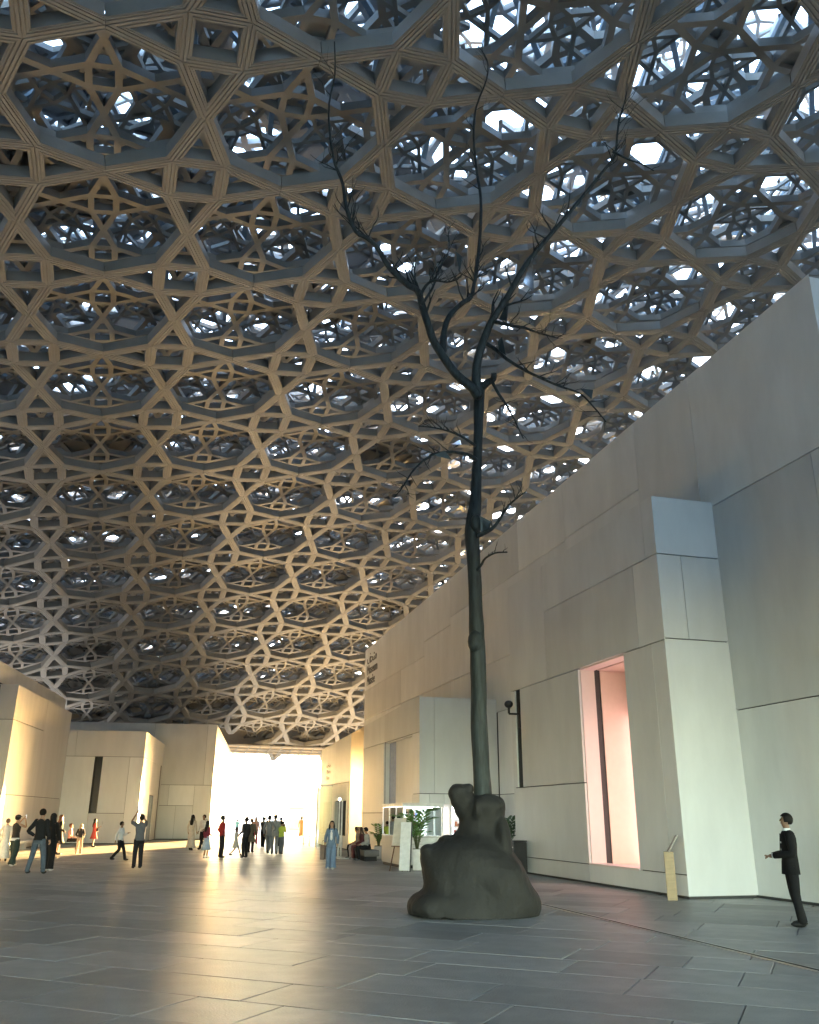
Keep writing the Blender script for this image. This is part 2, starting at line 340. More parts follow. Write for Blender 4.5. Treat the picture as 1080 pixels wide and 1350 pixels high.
panels(bC, RP(17.05, CW+.27), dR, -nR, [(.0, 3.6, 1.88, 4.94), (3.6, 4.72, 1.88, 4.94, 'blue_lit_panel', M('blue_light_paint', (.42, .46, .62), .25))], m_panel, None, False)  # far end of the recess: bluish light put into the panel colour
for nm_, q_ in (('reveal', [RP(21.745, CW+.075, 1.87), RP(21.745, CW+.26, 1.87), RP(21.745, CW+.26, 4.95), RP(21.745, CW+.075, 4.95)]),): MB().quadprism(q_, [p+dR*.05 for p in q_]).build(nm_, m_panel, bC, True)
MB().quadprism([RP(17.06, CW+.075, 4.92), RP(21.74, CW+.075, 4.92), RP(21.74, CW+.26, 4.92), RP(17.06, CW+.26, 4.92)], [RP(17.06, CW+.075, 4.96), RP(21.74, CW+.075, 4.96), RP(21.74, CW+.26, 4.96), RP(17.06, CW+.26, 4.96)]).build('reveal', m_panel, bC, True)
panels(bC, RP(15.95, CW), nR, -dR, [(0, .63, 2.57, 6.38), (.63, 3.38, 2.57, 6.38), (0, .42, 0, 2.57), (.42, 1.03, 0, 2.57), (1.03, 2.8, 0, 2.57), (2.8, 3.38, 0, 2.57)], m_panel)
# lit shop window in the low gallery, glass portal beyond it
def AP(u, k, z): return OC_ + dR*u + nR*k + Vector((0, 0, z))
def slabA(m, u0, u1, k0, k1, z0, z1):
    m.quadprism([AP(u0, k0, z0), AP(u1, k0, z0), AP(u1, k1, z0), AP(u0, k1, z0)], [AP(u0, k0, z1), AP(u1, k0, z1), AP(u1, k1, z1), AP(u0, k1, z1)]); return m
sw = slabA(slabA(MB(), 30.2, 30.3, .02, .2, .71, 2.49), 33.4, 33.5, .02, .2, .71, 2.49).build('shop_window', m_steel, bC, True)
slabA(MB(), 30.31, 33.39, .1, .112, .72, 2.48).build('pane', m_glass, sw, True)
cols = [(1, .72, .25), (.95, .9, .45), (.55, .8, .25), (1, .8, .4), (.9, .95, .9)]
for i in range(5):
    slabA(MB(), 30.35+i*.62, 30.35+i*.62+.55, .13, .16, .74, 2.45).build('lit_banner', emit('banner_%d' % i, cols[i], .045), sw, True)
pt = thing('glass_entrance', AP(37, -.9, 0), 'tall framed glass entrance screen standing at the far end of the right wall', 'door')
for u_ in (34.2, 36.4, 38.6): slabA(MB(), u_-.05, u_+.05, -.95, -.85, 0, 3.45).build('post', m_steel, pt, True)
slabA(MB(), 34.25, 38.55, -.95, -.85, 3.36, 3.45).build('head_rail', m_steel, pt, True)
slabA(MB(), 34.15, 34.25, -.84, -.01, 3.36, 3.45).build('head_rail', m_steel, pt, True)
for a_, b_ in ((34.26, 36.34), (36.46, 38.54)): slabA(MB(), a_, b_, -.91, -.89, .02, 3.35).build('glass_pane', m_glass, pt, True)
slabA(MB(), 34.19, 34.21, -.83, -.02, .02, 3.35).build('glass_pane', m_glass, pt, True)

# --- left group
L1 = Vector((-21.82, 57.65, 0))
def LP(O, u, k, z=0): return O + dL*u - nL*k + Vector((0, 0, z))
b1 = thing('left_gallery', LP(L1, -14.3, 0), 'pale stone gallery cube at the left edge with golden sunlight low on its side', 'building')
core(b1, [(-14.3+I, -1.5-I, I, 14, 0, 7.82), (-34, 0, .85, 14, 7.84, 8.86), (-34, -14.3, .85, 14, 0, 7.8)], L1, dL, nL)
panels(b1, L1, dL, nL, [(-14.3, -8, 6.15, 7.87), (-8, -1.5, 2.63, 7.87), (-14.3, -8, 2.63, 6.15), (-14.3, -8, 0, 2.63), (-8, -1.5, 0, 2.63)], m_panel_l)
panels(b1, LP(L1, -14.3, 0), -nL, -dL, [(0, 4, 6.15, 7.87), (0, 4, 2.63, 6.15), (0, 4, 0, 2.63)], m_panel)
panels(b1, LP(L1, 0, .8), dL, nL, [(-34, -20, 0, 8.9), (-20, -12, 7.9, 8.9), (-12, -3, 7.9, 8.9), (-3, 0, 7.9, 8.9)], m_panel)
panels(b1, LP(L1, -1.5, 0), -nL, dL, [(0, 5, 0, 7.8)], m_panel)
L2 = Vector((-16.9, 56.94, 0))
b2 = thing('middle_gallery', L2, 'low pale grey gallery block with one narrow dark window slit and a side doorway', 'building')
FX = -nL
core(b2, [(0+I, 15.2, I, 2.5, 0, 6.75), (0+I, 15.2, 3.02, 12, 0, 6.75), (.4, 15.2, 2.5, 3.02, 0, 6.75), (I, .4, 2.5, 3.02, 0, 1.8), (I, .4, 2.5, 3.02, 5.2, 6.75)], L2, dL, nL)
panels(b2, L2, FX, -dL, [(0, 4.25, 5.2, 6.8), (4.25, 9, 5.2, 6.8), (0, .86, 0, 5.2), (.86, 2.52, 1.8, 5.2), (.86, 3.0, 0, 1.8), (3.0, 9, 0, 5.2), ], m_panel)
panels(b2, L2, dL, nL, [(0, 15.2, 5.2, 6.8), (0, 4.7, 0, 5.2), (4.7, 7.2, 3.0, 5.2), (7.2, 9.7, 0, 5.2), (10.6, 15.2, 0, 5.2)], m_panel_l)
dm = MB().quadprism([LP(L2, 4.75, .05, .05), LP(L2, 7.15, .05, .05), LP(L2, 7.15, .05, 2.97), LP(L2, 4.75, .05, 2.97)], [LP(L2, 4.75, .03, .05), LP(L2, 7.15, .03, .05), LP(L2, 7.15, .03, 2.97), LP(L2, 4.75, .03, 2.97)])
dm.build('door', M('blue_grey_door', (.25, .3, .34), .25), b2, True)
sl = MB().quadprism([LP(L2, .30, 2.53, 1.82), LP(L2, .30, 2.99, 1.82), LP(L2, .30, 2.99, 5.18), LP(L2, .30, 2.53, 5.18)], [LP(L2, .32, 2.53, 1.82), LP(L2, .32, 2.99, 1.82), LP(L2, .32, 2.99, 5.18), LP(L2, .32, 2.53, 5.18)])
sl.build('window', M('black_glass', (.01, .011, .012), .08), b2, True)
L3 = Vector((-14.83, 68.28, 0))
b3 = thing('far_left_gallery', L3, 'largest pale gallery block on the left, its right side blazing in sunlight at the opening', 'building')
core(b3, [(I, 27.4, I, 13, 0, 8.3)], L3, dL, nL)
panels(b3, L3, FX, -dL, [(0, .7, 3.86, 8.36), (.7, 4.65, 3.86, 8.36), (4.65, 10.2, 3.86, 8.36), (10.2, 13, 3.86, 8.36), (0, 1.33, 0, 3.86), (1.33, 3.2, 2.38, 3.86), (1.33, 2.6, 0, 2.38), (2.6, 5.2, 0, 2.38), (3.2, 10, 2.38, 3.86), (5.2, 10, 0, 2.38), (10, 13, 0, 3.86)], m_panel)
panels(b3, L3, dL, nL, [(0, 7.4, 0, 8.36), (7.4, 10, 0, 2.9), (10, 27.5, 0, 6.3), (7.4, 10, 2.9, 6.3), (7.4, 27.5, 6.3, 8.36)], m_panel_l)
ln0 = Vector((-26.5, -6, 0))
b4 = thing('left_light_blocker', ln0, 'plain pale block beside the camera, added out of view to cut light from the left', 'building')  # unseen block, added to keep left horizon light off the bay's side
core(b4, [(-26, 32, I, 12, 0, 9.0)], ln0, dL, nL)
panels(b4, ln0, dL, nL, [(-26+8*i, -26+8*i+8 if i < 6 else 32, z0, z1) for i in range(7) for z0, z1 in ((0, 3.2), (3.2, 9.05))], m_panel)
fr0 = Vector((-1.5, 84, 0))
b5 = thing('right_light_blocker', fr0, 'pale block added out of view behind the long right wall to cut horizon light', 'building')  # unseen block, added to keep right horizon light off the dome
X_, Y_ = Vector((1, 0, 0)), Vector((0, 1, 0))
core(b5, [(I, 74, I, 10, 0, 8.4)], fr0, X_, -Y_)
panels(b5, fr0, X_, -Y_, [(8*i, 8*i+8, z0, z1) for i in range(9) for z0, z1 in ((0, 3.2), (3.2, 8.45))], m_panel)
panels(b5, fr0, Y_, -X_, [(0, 5, 0, 8.45), (5, 10, 0, 8.45)], m_panel)
# pavilion and block screen out on the terrace
e0 = Vector((-15.4, 118, 0))
pv = thing('terrace_pavilion', e0, 'sand coloured pavilion wall outside the bright opening on the right', 'building')
pb = MB().box(e0+Vector((3.0, 4, 2.6)), 6.0, 7.8, 5.2).build('core', m_core, pv, True)
for i in range(3):
    for j in range(2): MB().box(e0+Vector((1.0+2*i, .04, 1.3+2.6*j)), 1.98, .07, 2.56, ch=.006).build('wall_panel', m_terrace, pv, True)
for j in range(2):
    for i in range(3): MB().box(e0+Vector((-.04, 1.35+2.6*i, 1.3+2.6*j)), .07, 2.58, 2.56, ch=.006).build('wall_panel', m_terrace, pv, True)
sc0 = Vector((-27, 124, -.02))
sw_ = thing('block_screen', sc0, 'low pale open block screen on the terrace against the glare', 'wall')
for i in range(12):
    for j in range(4): MB().box(sc0+Vector((.5+.98*i+(.2 if j % 2 else 0), 0, .38+.72*j)), .86, .3, .62, ch=.01).build('block', m_white, sw_, True)

# ------------------------------------------------------------------ the dome
PITCHD, PHI = 5.8, -0.3262
DC = np.array([13.295, 34.637]); DH, DK, DR = 23.805, 0.002998, 70.3
_ax = np.array([math.sin(PHI), math.cos(PHI)]); ANISO = np.eye(2)+0.0595*np.outer(_ax, _ax)
DORG = np.array([-5.414, 18.092])
dome = thing('dome', (float(DC[0]), float(DC[1]), 0), 'huge shallow dome of layered star lattice spanning the whole plaza overhead', 'dome')
DL = np.array([DC[0], DC[1], 0.0])
def dome_map(P, dz):
    r = P-DC; z = DH-DK*(r**2).sum(-1)
    nx = 2*DK*r; nn = np.sqrt(1+(nx**2).sum(-1))
    out = np.empty(P.shape[:-1]+(3,)); out[..., 0] = P[..., 0]+nx[..., 0]/nn*dz; out[..., 1] = P[..., 1]+nx[..., 1]/nn*dz; out[..., 2] = z+dz/nn
    return out
def star_template(P, wbar, prof):
    """one four-pointed star of the lattice, pitch P, as mitred half-bars round each opening; prof = [(t, dz)]"""
    s = P/2*(1-1/math.sqrt(2)); T = [(P/2, 0), (0, P/2), (-P/2, 0), (0, -P/2)]; Cn = [(s, s), (-s, s), (-s, -s), (s, -s)]
    V, F, holes = [], [], []
    def half(a, b, ai, bi):
        k = len(V)
        for (p, pi) in ((a, ai), (b, bi)):
            for t, dz in prof: V.append((p[0]+(pi[0]-p[0])*t, p[1]+(pi[1]-p[1])*t, dz))
        m = len(prof)
        for i in range(m-1): F.append((k+i, k+i+1, k+m+i+1, k+m+i))
    def sc(p, c, q): return (c[0]+(p[0]-c[0])*q, c[1]+(p[1]-c[1])*q)
    ap = P/2*math.cos(math.pi/8); q = (ap-wbar/2)/ap
    for i in range(4):
        O = (P/2 if i in (0, 3) else -P/2, P/2 if i < 2 else -P/2)
        a, c, b = T[i], Cn[i], T[(i+1) % 4]
        half(a, c, sc(a, O, q), sc(c, O, q)); half(c, b, sc(c, O, q), sc(b, O, q))
    for i in range(4):
        tri = [T[i], Cn[i], Cn[(i+3) % 4]]; L = [math.dist(tri[1], tri[2]), math.dist(tri[2], tri[0]), math.dist(tri[0], tri[1])]
        per = sum(L); inc = (sum(L[k]*tri[k][0] for k in range(3))/per, sum(L[k]*tri[k][1] for k in range(3))/per)
        area = abs((tri[1][0]-tri[0][0])*(tri[2][1]-tri[0][1])-(tri[2][0]-tri[0][0])*(tri[1][1]-tri[0][1]))/2; inr = 2*area/per; qq = max(.05, (inr-wbar/2)/inr)
        ins = [sc(p, inc, qq) for p in tri]
        for k in range(3): half(tri[k], tri[(k+1) % 3], ins[k], ins[(k+1) % 3])
        holes.append(('t', [ins[0], ins[1], ins[2], ins[2]]))
    qs = max(.05, (s-wbar/2)/s); ins = [sc(p, (0, 0), qs) for p in Cn]
    for k in range(4): half(Cn[k], Cn[(k+1) % 4], ins[k], ins[(k+1) % 4])
    holes.append(('s', ins))
    oc = (P/2, P/2); op = [sc((oc[0]+P/2*math.cos(a), oc[1]+P/2*math.sin(a)), oc, q) for a in [k*math.pi/4 for k in range(8)]]
    holes.append(('o', op))
    return np.array(V), np.array(F), holes
def centres(P, rot, org, rmax=DR):
    n = int(2.2*rmax/P)+2; i, j = np.meshgrid(np.arange(-n, n+1), np.arange(-n, n+1), indexing='ij'); ij = np.stack([i.ravel(), j.ravel()], -1).astype(float)
    e1 = np.array([math.cos(rot), -math.sin(rot)]); e2 = np.array([math.sin(rot), math.cos(rot)])
    c = org+(ij[:, :1]*P*e1+ij[:, 1:]*P*e2)@ANISO
    return c[np.hypot(*(c-DC).T) < rmax+1.1-min(P, 3)*.3], e1, e2
def lattice(name, P, rot, org, wbar, prof, dz, mat, fill=None, parts=0, frontonly=False, keep=None):
    V, F, holes = star_template(P, wbar, prof); c, e1, e2 = centres(P, rot, np.array(org))
    if frontonly: c = c[c[:, 1] > -14]
    if keep: c = c[rng.random(len(c)) < keep(c)]
    loc = (V[:, :1]*e1+V[:, 1:2]*e2)@ANISO
    if parts: loc = loc*.996
    if parts:
        v3 = np.c_[c, DH-DK*((c-DC)**2).sum(-1)-EYE]; ang = np.abs(np.arctan2(v3[:, 0], v3[:, 1])); front = (v3[:, 1] > 4) & (ang < rad(30))
        order = np.argsort(np.linalg.norm(v3, axis=1)+np.where(front, 0, 1e4)); c = c[order]
        for q in c[:parts]:
            me = npmesh('star_frame', dome_map(loc+q, V[:, 2]+dz)-DL, F, mat); link('star_frame', me, dome)
        c = c[parts:]
    W = loc[None]+c[:, None, :]
    VV = dome_map(W, np.broadcast_to(V[:, 2]+dz, W.shape[:2])).reshape(-1, 3)-DL
    FF = (F[None]+(np.arange(len(c))*len(V))[:, None, None]).reshape(-1, 4)
    if fill:
        ex, ef = [], []; k0 = len(VV); hz = prof[-2][1]*.6
        for kind, pts in holes:
            pr = fill.get(kind, 0)
            prob = pr(c) if callable(pr) else np.full(len(c), pr)
            sel = c[rng.random(len(c)) < prob]
            pl = np.array(pts); ll = (pl[:, :1]*e1+pl[:, 1:]*e2)@ANISO
            X = dome_map(ll[None]+sel[:, None, :], np.full((len(sel), len(pts)), dz+hz)).reshape(-1, 3)-DL
            n = len(pts); base = k0+sum(len(x) for x in ex)+(np.arange(len(sel))*n)[:, None]
            if n == 4: ef.append(base+np.arange(4)[None])
            else:
                for a in range(0, 6, 2): ef.append(base+np.array([[0, a+1, a+2, a+3]]))
            ex.append(X)
        VV = np.concatenate([VV]+ex); FF = np.concatenate([FF]+ef)
        tri = FF[:, 2] == FF[:, 3]
    o = link(name, npmesh(name, VV, FF, mat), dome); o.data.validate(); tag(o, kind='stuff'); return o
PR1 = [(0, .035), (.05, .035), (.08, 0), (.44, 0), (.46, .03), (.58, .03), (.60, 0), (.80, 0), (.81, .02), (1, .02), (1, .46), (0, .46)]
def PS(h): return [(0, 0), (1, 0), (1, h), (0, h)]
lattice('star_frames', PITCHD, PHI, DORG, .46, PR1, 0.0, m_lat, parts=300)
P2 = PITCHD/math.sqrt(2)
e1_ = np.array([math.cos(PHI), -math.sin(PHI)]); e2_ = np.array([math.sin(PHI), math.cos(PHI)])
dens = lambda lo, hi: (lambda c: np.clip(lo+(hi-lo)*(c[:, 0]+10)/18, min(lo, hi), max(lo, hi)))
OC = DORG+((e1_+e2_)*PITCHD/2)@ANISO
lattice('second_lattice', PITCHD/2, PHI, OC, .22, PS(.3), 1.0, m_lat2, {'t': .04, 's': .04, 'o': .0})
lattice('weave_lattice', PITCHD/2/math.sqrt(2), PHI+math.pi/4, OC, .13, PS(.2), 1.55, m_lat2, {'t': dens(.12, .02)}, frontonly=True)
lattice('third_lattice', P2, PHI+math.pi/4, OC, .24, PS(.3), 2.0, m_lat2, {'t': .10, 's': .1, 'o': dens(.05, .0)})
lattice('fine_lattice', 2.25, PHI+.2, DORG, .11, PS(.16), 3.1, m_lat2, {'t': .06, 's': .04, 'o': dens(.04, .0)}, frontonly=True, keep=dens(.95, .35))
lattice('fourth_lattice', P2/2, PHI+math.pi/4, DORG, .15, PS(.25), 5.6, m_lat3, {'t': dens(.3, .0), 's': dens(.3, .0), 'o': dens(.22, .0)}, keep=dens(1.0, .5))
lattice('outer_lattice', PITCHD*.62, PHI+.3, DORG, .26, PS(.3), 6.6, m_lat3, {'t': dens(.5, .0), 's': dens(.4, .0), 'o': dens(.30, .0)}, keep=dens(1.0, .6))
lattice('top_lattice', PITCHD*.45, PHI+.62, DORG, .12, PS(.2), 7.6, m_lat3, {'t': dens(.2, .0), 's': dens(.2, .0)}, frontonly=True, keep=dens(1.0, .4))
# the steel space frame between the inner and outer cladding
c, e1n, e2n = centres(PITCHD*.75, PHI+math.pi/4, DORG); PT_ = PITCHD*.75
key = {}
lo = dome_map(c, np.full(len(c), 2.7)); hi = dome_map(c+((e1n+e2n)*PT_/2)@ANISO, np.full(len(c), 5.1))
AI = np.linalg.inv(ANISO)
for i, p in enumerate(c): key[(round(float(((p-DORG)@AI)@e1n/PT_)), round(float(((p-DORG)@AI)@e2n/PT_)))] = i
segs = []
for (a, b), i in key.items():
    for da, db in ((1, 0), (0, 1)):
        j = key.get((a+da, b+db))
        if j is not None: segs += [(lo[i], lo[j]), (hi[i], hi[j])]
    for da, db in ((0, 0), (-1, 0), (0, -1), (-1, -1)):
        j = key.get((a+da, b+db))
        if j is not None: segs.append((lo[i], hi[j]))
A = np.array([s_[0] for s_ in segs]); B = np.array([s_[1] for s_ in segs]); d = B-A; d /= np.linalg.norm(d, axis=1)[:, None]
x = np.cross(d, [0, 0, 1.]); x /= np.linalg.norm(x, axis=1)[:, None]; y = np.cross(x, d)
r_ = .10; V = np.stack([A+x*r_+y*r_, A-x*r_+y*r_, A-x*r_-y*r_, A+x*r_-y*r_, B+x*r_+y*r_, B-x*r_+y*r_, B-x*r_-y*r_, B+x*r_-y*r_], 1).reshape(-1, 3)-DL
Fq = np.array([(0, 1, 5, 4), (1, 2, 6, 5), (2, 3, 7, 6), (3, 0, 4, 7)]); F = (Fq[None]+(np.arange(len(A))*8)[:, None, None]).reshape(-1, 4)
o = link('steel_frame', npmesh('steel_frame', V, F, m_truss), dome); tag(o, kind='stuff')
# rim beam and slatted soffit round the edge
def ring(r0, z0, r1, z1, n=160):
    pass
zr = DH-DK*DR**2
mb = MB(); N = 180
def rp(a, r, z): return Vector((DC[0]+r*math.cos(a), DC[1]+r*math.sin(a), z))
zi = DH-DK*(DR-.4)**2-.12
prof = [(DR-.4, zi+.0), (DR+2.2, zr-.75), (DR+2.4, zr-.3), (DR+2.6, zr+6.5), (DR-.2, zr+7.4)]
for i in range(N):
    a, b = 2*math.pi*i/N, 2*math.pi*(i+1)/N
    for k in range(len(prof)-1):
        mb.poly([rp(a, *prof[k]), rp(b, *prof[k]), rp(b, *prof[k+1]), rp(a, *prof[k+1])])
mb.build('rim_beam', m_terrace, dome, True)
mb = MB()
for i in range(N*2):
    a = math.pi*i/N
    mb.bar(rp(a, DR-.3, zi-.07), rp(a, DR+2.1, zr-.80), .12, .10)
for t in (0, .33, .66, 1):
    for i in range(N):
        a, b = 2*math.pi*i/N, 2*math.pi*(i+1)/N; rr_ = DR-.3+2.4*t; zz = zi-.08+(zr-.77-zi)*t
        mb.bar(rp(a, rr_, zz), rp(b, rr_, zz), .10, .12)
tag(mb.build('rim_slats', m_lat2, dome, True), kind='stuff')

# ------------------------------------------------------------------ deferred baking of modifier stacks
BAKE = []
def bake_all():
    bpy.context.view_layer.update(); dg = bpy.context.evaluated_depsgraph_get(); out = []
    for o, post in BAKE:
        me = bpy.data.meshes.new_from_object(o.evaluated_get(dg), depsgraph=dg); out.append((o, me, post))
    for o, me, post in out:
        mats = [m for m in o.data.materials]; o.modifiers.clear(); o.data = me
        if not me.materials:
            for m in mats: me.materials.append(m)
        me.polygons.foreach_set('use_smooth', [True]*len(me.polygons))
        if post: post(me)

# ------------------------------------------------------------------ bronze tree sculpture
from mathutils import noise
m_bark = M('dark_bronze_bark', (0.030, 0.038, 0.037), 0.6, metal=0.25, var=0.55, scale=3.5, stretch=(4, 4, .6), bump=.5, bscale=7)
m_lump = M('dark_cast_bronze', (0.020, 0.019, 0.017), 0.75, metal=0.1, var=0.3, scale=2.0, bump=.6, bscale=14)
gT = ground(628, 1206); YT = gT.y
tree = thing('tree_sculpture', (gT.x, YT, 0), 'tall bare bronze tree growing from a heavy dark lump in the middle of the paving', 'sculpture')
kT = (at_depth(640, 1100, YT)-at_depth(630, 1100, YT)).x/10
def TP(px, py, dy=0.0): return at_depth(px, py, YT) + Vector((0, dy, 0)) if dy == 0 else at_depth(px, py, YT+dy)
lm = MB()
RG = [(1219, 640, 690), (1215, 575, 703), (1206, 541, 709), (1198, 539, 711), (1190, 540, 711), (1183, 545, 709), (1178, 554, 707), (1173, 560, 704), (1165, 561, 700), (1155, 559, 696), (1145, 557, 691), (1136, 554, 685), (1128, 553, 679), (1120, 558, 674), (1113, 570, 670), (1107, 584, 667), (1101, 598, 665), (1094, 604, 664), (1084, 606, 664), (1074, 605, 665), (1066, 603, 666.5), (1059, 605, 665), (1053, 614, 660), (1048, 622, 652)]
segs_ = 44
k0 = len(lm.v)
for r_i, (py, xl, xr) in enumerate(RG):
    P0 = at_depth((xl+xr)/2, py, YT); rx = (xr-xl)/2*kT; ry = min(.86, rx*.80+.08)+.10*math.sin(r_i*.3)
    for j in range(segs_):
        a = 2*math.pi*j/segs_; ca, sa = math.cos(a), math.sin(a); e_ = 1.0
        lm.v.append(P0+Vector((rx*math.copysign(abs(ca)**.9, ca), ry*math.copysign(abs(sa)**.9, sa)*(1+.12*math.sin(2*a+r_i*.25)), 0)))
n_ = len(RG)
for r_i in range(n_-1):
    for j in range(segs_): lm.f.append((k0+r_i*segs_+j, k0+r_i*segs_+(j+1) % segs_, k0+(r_i+1)*segs_+(j+1) % segs_, k0+(r_i+1)*segs_+j))
lm.f.append(tuple(range(k0+segs_-1, k0-1, -1))); lm.f.append(tuple(range(k0+(n_-1)*segs_, k0+n_*segs_)))
for px, py, rx, rz, ry, dy in ((605, 1044, 13.5, 11.5, .23, -.12), (599, 1046, 9, 10, .18, -.15), (612, 1054, 14, 14, .25, -.12), (616, 1040, 9, 8, .15, -.1), (649, 1062, 17, 13, .36, -.05), (611, 1064, 12, 16, .28, -.08), (606, 1056, 13, 12, .24, -.1), (572, 1197, 31, 18, .42, -.42), (650, 1165, 34, 34, .5, -.38), (662, 1120, 14, 40, .34, -.2), (640, 1056, 15, 10, .34, .0), (628, 1066, 6, 14, .2, -.32), (697, 1217, 6, 7, .1, -.3), (565, 1122, 12, 9, .3, -.1), (590, 1108, 12, 6, .25, 0)):
    lm.ell(at_depth(px, py, YT+dy), rx*kT, ry, rz*kT, seg=20, rings=14)
lump = lm.build('root_mass', m_lump, tree, True)
md = lump.modifiers.new('r', 'REMESH'); md.mode = 'VOXEL'; md.voxel_size = .028
md = lump.modifiers.new('s', 'SMOOTH'); md.iterations = 7; md.factor = .5
def lump_post(me):
    for v in me.vertices:
        p = v.co; n = v.normal.copy()
        q = Vector((p.x*2.2, p.y*2.2, p.z*.9)); d = .03*noise.noise(p*1.6)+.030*(noise.noise(q*1.3+Vector((4, 2, 9))))+.012*noise.noise(q*4+Vector((3, 1, 2)))+.004*noise.noise(p*16)
        v.co = p+n*d
        if v.co.z < .28: v.co.z += (.28-max(v.co.z, 0))*max(0, .45*noise.noise(Vector((p.x*2.6, p.y*2.6, 5.1)))+.06)
        if v.co.z < .004: v.co.z = .004
BAKE.append((lump, lump_post))
trunk = MB()
tp = [(637, 1062, 13), (635, 1020, 11.4), (632, 960, 11.2), (631, 900, 10.6), (629, 844, 11), (627, 790, 9.6), (625, 745, 9.4), (622.5, 711, 10.6), (623.5, 690, 11.2), (627, 660, 8.6), (628.5, 625, 7.6), (629.5, 600, 6.8), (631, 555, 7.4), (631.5, 530, 8.6), (632, 508, 8.4)]
trunk.tube([TP(a, b, .02*i) for i, (a, b, r) in enumerate(tp)], [r*kT*1.02 for a, b, r in tp], seg=18, wob=.11)
for (a, b, r) in ((628, 690, 9), (630, 515, 10), (627, 846, 11)):
    trunk.ell(TP(a, b), r*kT, r*kT, r*kT*1.6, seg=12, rings=8)
trunk.build('trunk', m_bark, tree, True, True)
TWR = random.Random(5)
def limb(name, pts, r0, r1, dy0, dy1, twigs=0, tl=46, parent=tree):
    m = MB(); n = len(pts)
    P = [TP(a, b, dy0+(dy1-dy0)*i/(n-1) or .001) for i, (a, b) in enumerate(pts)]
    R = [kT*(r0+(r1-r0)*(i/(n-1))**.8) for i in range(n)]
    m.tube(P, R, seg=9, wob=.08)
    for k in range(int(twigs*2.6)):
        i = TWR.randrange(max(1, n//4), n-1); t = TWR.random(); a = P[i].lerp(P[i+1], t); dr_ = (P[i+1]-P[i]).normalized()
        side = Vector((TWR.uniform(-1, 1), TWR.uniform(-.7, .7), TWR.uniform(-.15, .9))); L = tl*kT*TWR.uniform(.4, 1.1); d = (dr_*.7+side).normalized(); r = max(R[i]*.42, .010)
        q = [a, a+d*L*.35+Vector((0, 0, .03)), a+d*L*.7+Vector((TWR.uniform(-.1, .1), 0, .1))*L, a+d*L+Vector((TWR.uniform(-.15, .15), 0, .22))*L]
        m.tube(q, [r, r*.75, r*.5, r*.2], seg=6)
        if TWR.random() < .6:
            b = q[1].lerp(q[2], .6); d2 = (d+Vector((TWR.uniform(-1, 1), TWR.uniform(-.5, .5), .4))).normalized(); m.tube([b, b+d2*L*.3, b+d2*L*.55+Vector((0, 0, .05))], [r*.5, r*.35, r*.15], seg=5)
    return m.build(name, m_bark, parent, True, True)
limb('branch', [(631, 524), (623, 512), (603, 495), (587, 474), (572, 450), (565, 430), (556, 400), (553, 387), (546, 380), (539, 377), (522, 362), (510, 348), (498, 327), (484, 314), (469, 305), (457, 276), (452, 243), (444, 222), (440, 209), (435, 175), (434, 137), (441.6, 98), (441, 55)], 8.2, 1.0, 0, -2.2, 14, 60)
limb('branch', [(583, 468), (585, 440), (590, 422), (599, 409), (612, 398), (621, 392), (625, 375), (628, 358), (633, 310), (634, 262), (629, 228), (624.6, 180), (628, 141), (642, 103), (642, 79), (630, 60)], 5.5, 1.1, -.2, .9, 12, 50)
limb('branch', [(631, 520), (628, 500), (629, 480), (633, 462), (645, 430), (655, 413), (666, 397), (688, 358), (702, 338), (717, 320), (746, 286), (780, 245), (800, 220), (811, 204), (816, 161), (823, 137), (828, 110)], 8.5, 1.0, 0, -1.6, 12, 55)
limb('branch', [(808, 200), (828, 210), (845, 216), (862, 225)], 2, .8, -1.4, -1.6, 2, 25)
limb('branch', [(652, 424), (668, 428), (690, 432), (705, 437), (717, 441), (736, 446)], 3.4, 1, -.5, -1.1, 7, 34)
limb('branch', [(640, 452), (655, 462), (669, 474), (690, 487), (712, 498), (740, 510), (765, 519), (784, 538), (799, 556)], 3.6, .9, .1, -1.4, 8, 36)
limb('branch', [(634, 512), (642, 505), (650, 500), (651, 492)], 6.5, 4.5, 0, -.3, 0)
limb('branch', [(648, 502), (658, 520), (669, 536), (679, 555), (690, 578)], 2.8, .9, -.2, -.8, 5, 30)
limb('branch', [(628, 606), (618, 600), (605, 597), (591, 596), (569, 600), (547, 618), (536, 634), (527, 648)], 3.4, .9, 0, -1.2, 7, 34)
limb('branch', [(627, 588), (613, 578), (596, 570), (573, 564), (552, 562)], 2.6, .8, 0, -.9, 5, 30)
limb('branch', [(629, 706), (640, 702), (653, 693), (667, 671), (680, 658), (693, 649)], 4.2, .8, 0, -.5, 4, 26)
limb('branch', [(629, 752), (635, 744), (640, 736), (653, 729), (669, 728)], 2.4, 1, 0, -.4, 2, 14)
limb('branch', [(553, 392), (562, 376), (573, 370), (590, 372), (604, 368)], 3, .9, -1, -1.6, 7, 40)
limb('branch', [(556, 402), (570, 380), (580, 352), (592, 330), (590, 300)], 2.4, .8, -1, -.2, 6, 40)
m_plate = M('patinated_plate', (0.045, 0.06, 0.06), 0.5, metal=.3); m_mirror = M('mirror_plate', (0.75, 0.75, 0.76), 0.08, metal=1.0, var=.02)
